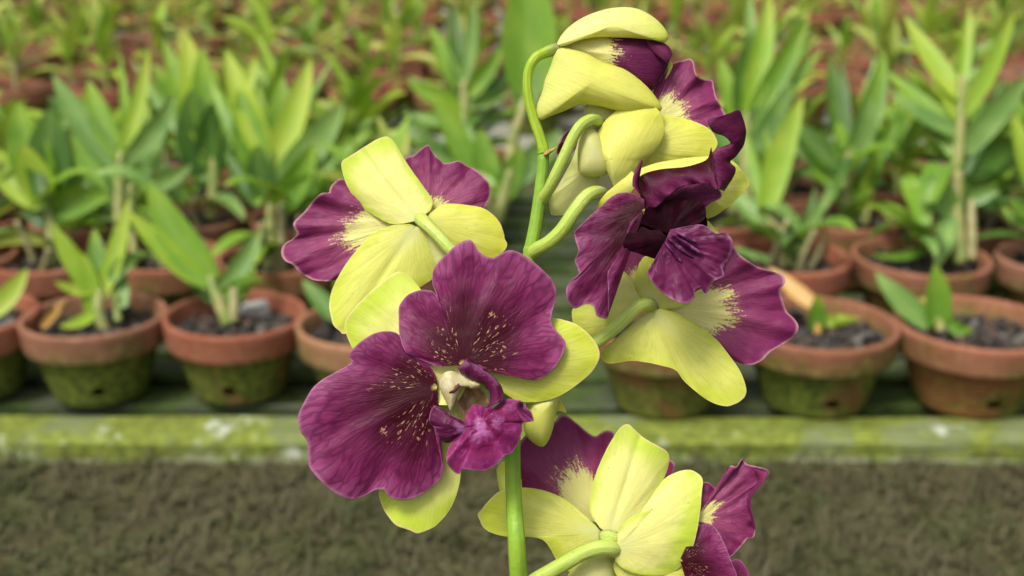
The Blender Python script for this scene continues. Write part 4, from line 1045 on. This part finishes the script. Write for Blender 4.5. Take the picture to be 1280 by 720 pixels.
bes('second', 5, 985, 325, 'plant with one long pale leaf standing upright, second row behind the dead leaf pot',
    [(958, 262, 1004, 120, 40, 'leaf_lime', 1, 10, .1), (988, 318, 1040, 228, 20, 'leaf_grey', 0, -4, .2), (965, 285, 900, 228, 30, 'leaf_grey', 3, 5, .3), (975, 300, 925, 262, 18, 'leaf', 3, 8, .3), (960, 265, 955, 160, 26, 'leaf', 3, -3, .3)],
    [(990, 335, 6, 958, 262, 4, 'cane'), (978, 335, 5, 968, 268, 4, 'cane_tan')])
bes('second', 6, 1198, 315, 'tallest plant at the right, long leaves fanning from a tall pale cane',
    [(1205, 140, 1268, 14, 30, 'leaf_lime', 2, -6, .2), (1204, 190, 1290, 92, 40, 'leaf_grey', -1, 6, .2), (1198, 165, 1108, 108, 26, 'leaf_grey', 1, 18, .4), (1200, 120, 1130, 20, 34, 'leaf_lime', 3, 8, .2), (1200, 110, 1212, 5, 22, 'leaf_lime', 3, 3, .2),
     (1196, 170, 1110, 90, 34, 'leaf', 3, 6, .2), (1206, 215, 1272, 178, 52, 'leaf_dark', 3, 10, .1), (1206, 235, 1266, 258, 56, 'leaf_dark', 4, 12, .1), (1196, 205, 1128, 232, 26, 'leaf', 2, 20, .4), (1190, 265, 1162, 218, 40, 'leaf_grey', -2, 4, .1),
     (1185, 270, 1168, 335, 30, 'leaf_grey', -3, 6, .2), (1172, 300, 1090, 318, 14, 'leaf', -2, 22, .3), (1206, 250, 1250, 240, 30, 'leaf_grey', -1, 10, .2), (1202, 150, 1160, 60, 30, 'leaf_lime', 2, 4, .1)],
    [(1200, 330, 9, 1196, 212, 8, 'cane'), (1196, 215, 8, 1202, 95, 4, 'cane'), (1215, 325, 6, 1214, 250, 5, 'cane_tan')])
bes('second', 7, 1296, 320, 'bright plant cut by the right edge, second row',
    [(1292, 240, 1262, 130, 30, 'leaf_lime', 0, 3, .2), (1298, 230, 1300, 80, 40, 'leaf', 1, 3, .2), (1292, 270, 1262, 250, 20, 'leaf', -1, 6, .2), (1296, 290, 1330, 180, 40, 'leaf', 1, 3, .2)], [(1300, 330, 7, 1296, 220, 5, 'cane')])
bes('third', 6, 1056, 275, 'dark broad leaved plant in the third row, left of the tallest plant',
    [(1062, 205, 1088, 118, 38, 'leaf_grey', -1, -6, .2), (1066, 190, 1104, 62, 38, 'leaf', 1, -8, .2), (1056, 190, 1036, 70, 34, 'leaf_dark', 2, 4, .2), (1050, 210, 990, 150, 36, 'leaf_dark', 1, 8, .2), (1066, 250, 1100, 180, 34, 'leaf', 0, -8, .2),
     (1046, 240, 1010, 180, 30, 'leaf', 1, 6, .2), (1072, 215, 1120, 150, 34, 'leaf', 2, -4, .2), (1070, 265, 1098, 190, 20, 'leaf_lime', -2, -3, .3)], [(1058, 290, 8, 1060, 180, 5, 'cane'), (1080, 285, 5, 1082, 215, 4, 'cane')])
bes('third', 5, 930, 270, 'tall narrow leaved plant directly right of the purple side flower, third row',
    [(934, 140, 962, -12, 36, 'leaf_lime', 1, -4, .15), (938, 160, 1012, 22, 36, 'leaf', 0, 6, .2), (928, 150, 940, 40, 44, 'leaf_dark', 2, 2, .1), (926, 160, 900, 70, 30, 'leaf', 2, 4, .2), (940, 185, 990, 100, 30, 'leaf_grey', -1, -6, .2), (922, 200, 880, 120, 34, 'leaf_grey', 1, 5, .2), (944, 150, 1000, 60, 30, 'leaf_lime', 3, -3, .2)],
    [(932, 275, 8, 934, 140, 5, 'cane'), (915, 270, 6, 912, 190, 4, 'cane')])
bes('second', 3, 330, 290, 'broad leaved bushy plant between the left purple petal and the row of red pots',
    [(340, 215, 388, 72, 40, 'leaf_lime', 1, -6, .15), (335, 200, 282, 62, 40, 'leaf_lime', 2, 6, .2), (350, 230, 430, 128, 46, 'leaf_grey', 0, -6, .2), (330, 230, 300, 110, 50, 'leaf', 1, 4, .1), (345, 220, 352, 95, 44, 'leaf', 2, -4, .2), (352, 250, 432, 215, 30, 'leaf', -1, 10, .3), (330, 250, 322, 180, 40, 'leaf_dark', -1, 3, .1), (350, 260, 392, 180, 40, 'leaf', -1, -6, .2)],
    [(338, 345, 8, 340, 190, 5, 'cane'), (352, 340, 6, 352, 240, 4, 'cane_tan')])
bes('third', 2, 260, 250, 'plant with wide dark green leaves in the third row, behind the leaning front orchid',
    [(265, 190, 232, 40, 46, 'leaf_lime', 1, 5, .15), (268, 180, 252, 60, 42, 'leaf', 0, 3, .1), (262, 200, 292, 108, 60, 'leaf_dark', -1, -4, .05), (258, 215, 240, 110, 60, 'leaf_dark', -1, 4, .05), (262, 190, 205, 50, 36, 'leaf', 2, 6, .2), (270, 190, 320, 70, 34, 'leaf_lime', 2, -5, .2)],
    [(264, 275, 8, 266, 170, 5, 'cane')])
bes('second', 2, 150, 290, 'plant with long arching grey green leaves, second row behind the brown rimmed pot',
    [(148, 205, 66, 92, 36, 'leaf_grey', 0, 12, .2), (152, 200, 186, 58, 24, 'leaf_lime', 1, -6, .3), (156, 210, 218, 118, 34, 'leaf_grey', 0, -10, .3), (150, 195, 110, 100, 34, 'leaf', 1, 6, .2), (158, 225, 205, 180, 26, 'leaf_grey', -1, -8, .3), (146, 235, 88, 170, 40, 'leaf', 0, 8, .2), (160, 240, 240, 205, 28, 'leaf_grey', 1, -10, .3), (148, 240, 150, 150, 40, 'leaf_dark', 2, 0, .1)],
    [(152, 335, 8, 152, 190, 5, 'cane'), (168, 330, 6, 164, 230, 4, 'cane')])
bes('second', 1, 62, 300, 'wide leaved plant at the left edge, second row, leaves rounded and upright',
    [(58, 240, 22, 128, 60, 'leaf', 0, 5, .1), (62, 245, 62, 135, 64, 'leaf_dark', -1, -2, .05), (68, 240, 112, 120, 44, 'leaf_grey', 1, -8, .2), (55, 255, -20, 180, 46, 'leaf_lime', 1, 8, .2), (66, 265, 138, 245, 44, 'leaf', -1, 12, .2), (58, 250, 30, 180, 50, 'leaf_lime', -2, 4, .1), (70, 250, 150, 180, 34, 'leaf', 2, -6, .2)],
    [(62, 335, 8, 60, 235, 6, 'cane')])
bes('fourth', 4, 578, 170, 'spiky narrow leaved plant in the gap between the two upper flowers, fourth row',
    [(575, 110, 538, 30, 24, 'leaf', 1, 4, .2), (580, 100, 592, -2, 22, 'leaf_grey', 0, -3, .3), (584, 120, 628, 55, 26, 'leaf', -1, -4, .2), (575, 130, 508, 100, 28, 'leaf', -1, 10, .2), (578, 110, 562, 15, 24, 'leaf_dark', 2, 2, .2), (582, 150, 540, 120, 30, 'leaf_lime', -2, 6, .2), (584, 130, 640, 110, 20, 'leaf_grey', 1, -8, .3)],
    [(578, 215, 8, 580, 100, 4, 'cane')])
bes('third', 4, 620, 230, 'plant with one very large bright leaf rising beside the bud stalk, third row',
    [(662, 118, 662, -48, 78, 'leaf', -1, 3, .05), (630, 230, 700, 160, 40, 'leaf_grey', 0, -8, .2), (612, 230, 520, 185, 38, 'leaf_grey', 0, 18, .2), (616, 240, 600, 160, 40, 'leaf', 0, 5, .2), (610, 250, 560, 215, 34, 'leaf_grey', -2, 12, .2), (625, 250, 650, 180, 34, 'leaf', -1, -5, .2), (615, 240, 540, 120, 36, 'leaf', -1, 6, .2)],
    [(620, 280, 8, 640, 180, 6, 'cane'), (612, 280, 6, 612, 220, 4, 'cane'), (640, 180, 6, 662, 110, 5, 'cane')])

for yk, rn, xs in rows:
    for i, px in enumerate(xs):
        if (rn, i) in done: continue
        s, dd = at(rn, i)
        h = random.uniform(.15, .24) if px < 500 or px > 860 else random.uniform(.16, .23)
        if rn in ('fourth', 'fifth'): h *= .85
        tall = 'taller' if h > .17 else 'low'
        rand_plant(s, h, random.randint(7, 9), random.uniform(.022, .034), '%s green leaved plant in the %s row of the nearest platform, %s from the left' % (tall, rn, ORD[i]),
                   ['leaf', 'leaf', 'leaf_lime', 'leaf_grey', 'leaf_dark', 'leaf_far'], .8, canes=random.choice([2, 3]), stubs=random.randint(1, 3))

# ------------------------------------------------------------------ the two far benches: a few kinds built once, then copied
def tree_copy(root, loc, rotz, label, scale=1.0):
    r = root.copy(); COL.objects.link(r); r.location = loc; r.rotation_euler = (0, 0, rotz); r.scale = (scale,) * 3
    r['label'] = label
    for c in list(root.children):
        k = c.copy(); COL.objects.link(k); k.parent = r
    return r

GP, GY = 'small pots on the far platforms', 'small plants on the far platforms'
pot_protos, plant_protos = [], []
for b, (y0, nrow, hxf, bn, step) in enumerate([(2.43, 6, .47, 'second', .168), (3.80, 5, .47, 'farthest', .19)]):
    for k in range(nrow):
        yk = y0 + step * k
        dd = yk * math.cos(PITCH) + .402 * math.sin(PITCH)
        hx = hxf * dd; n = int(2 * hx / .172); off = random.uniform(-.07, .07)
        for i in range(n):
            x = -hx + (i + .5) * 2 * hx / n + off + random.uniform(-.012, .012); y = yk + random.uniform(-.015, .015)
            sc = random.uniform(.88, 1.12)
            lab = 'small terracotta pot among many alike on the %s platform' % bn
            if len(pot_protos) < 6:
                p_ = pot(x, y, sc, random.uniform(0, 6.28), lab, ['rim', 'rim_red', 'rim', 'rim_brown', 'rim_red', 'rim'][len(pot_protos)], ['pot', 'pot_orange', 'pot_green', 'pot', 'pot_orange', 'pot_orange'][len(pot_protos)], group='small pots on the %s platform' % bn)
                pot_protos.append(p_)
            else:
                p_ = tree_copy(random.choice(pot_protos), (x, y, ZB + .004), random.uniform(0, 6.28), lab, sc); p_['group'] = 'small pots on the %s platform' % bn
            lab = 'small yellow green plant among many alike on the %s platform' % bn
            sp = Vector((x, y, ZB + .004 + .064 * sc))
            if len(plant_protos) < 8:
                q = len(plant_protos)
                r_ = rand_plant(sp, [.16, .19, .14, .21, .17, .15, .20, .18][q], [8, 9, 7, 9, 8, 8, 9, 7][q], [.022, .024, .019, .026, .022, .022, .018, .024][q], lab,
                                ['leaf_far', 'leaf_far', 'leaf_lime', 'leaf'] if q % 3 else ['leaf_far', 'leaf_grey', 'leaf_lime'], .9, seed=100 + q, stubs=0, canes=1, group='small plants on the %s platform' % bn)
                plant_protos.append(r_)
            else:
                if random.random() < .08: continue
                r_ = tree_copy(random.choice(plant_protos), sp, random.uniform(0, 6.28), lab, random.uniform(.75, 1.2)); r_['group'] = 'small plants on the %s platform' % bn

# ================================================================== light, sky, camera
w = bpy.data.worlds.new('World'); scene.world = w; w.use_nodes = True
nt = w.node_tree; nt.nodes.clear()
SUN_EL, SUN_AZ = R(58), R(-145)      # azimuth measured from +Y towards +X: behind us and to the left
sky = nt.nodes.new('ShaderNodeTexSky'); sky.sky_type = 'NISHITA'; sky.sun_disc = False
sky.sun_elevation = SUN_EL; sky.sun_rotation = SUN_AZ
sky.air_density = 1.0; sky.dust_density = 6.0; sky.ozone_density = 1.0
bg = nt.nodes.new('ShaderNodeBackground'); bg.inputs[1].default_value = .085
hs = nt.nodes.new('ShaderNodeHueSaturation'); hs.inputs['Saturation'].default_value = .35   # cloud cover: nearly white light
nt.links.new(sky.outputs[0], hs.inputs['Color']); nt.links.new(hs.outputs[0], bg.inputs[0])
wo = nt.nodes.new('ShaderNodeOutputWorld'); nt.links.new(bg.outputs[0], wo.inputs[0])
sl_ = bpy.data.lights.new('sun', 'SUN'); sl_.energy = 1.5; sl_.angle = R(14); sl_.color = (1.0, .95, .86)
so = bpy.data.objects.new('sun', sl_); COL.objects.link(so)
sd_ = Vector((math.sin(SUN_AZ) * math.cos(SUN_EL), math.cos(SUN_AZ) * math.cos(SUN_EL), math.sin(SUN_EL)))
so.rotation_euler = (-sd_).to_track_quat('-Z', 'Y').to_euler()

cam = bpy.data.cameras.new('camera'); co = bpy.data.objects.new('camera', cam); COL.objects.link(co)
co.location = CAM
co.rotation_euler = (math.pi / 2 - PITCH, 0, 0)
cam.sensor_width = 36; cam.lens = 36 * FPX / 1280
cam.clip_start = .01; cam.clip_end = 500
cam.dof.use_dof = True; cam.dof.focus_distance = D0 - .004; cam.dof.aperture_fstop = (cam.lens / 1000) / .0037
cam.dof.aperture_blades = 0
scene.camera = co
vs = scene.view_settings
vs.view_transform = 'Standard'; vs.look = 'None'; vs.gamma = 1.0; vs.exposure = .98; vs.use_curve_mapping = False
scene.cycles.use_denoising = True
scene.cycles.max_bounces = 6; scene.cycles.transmission_bounces = 3; scene.cycles.diffuse_bounces = 4
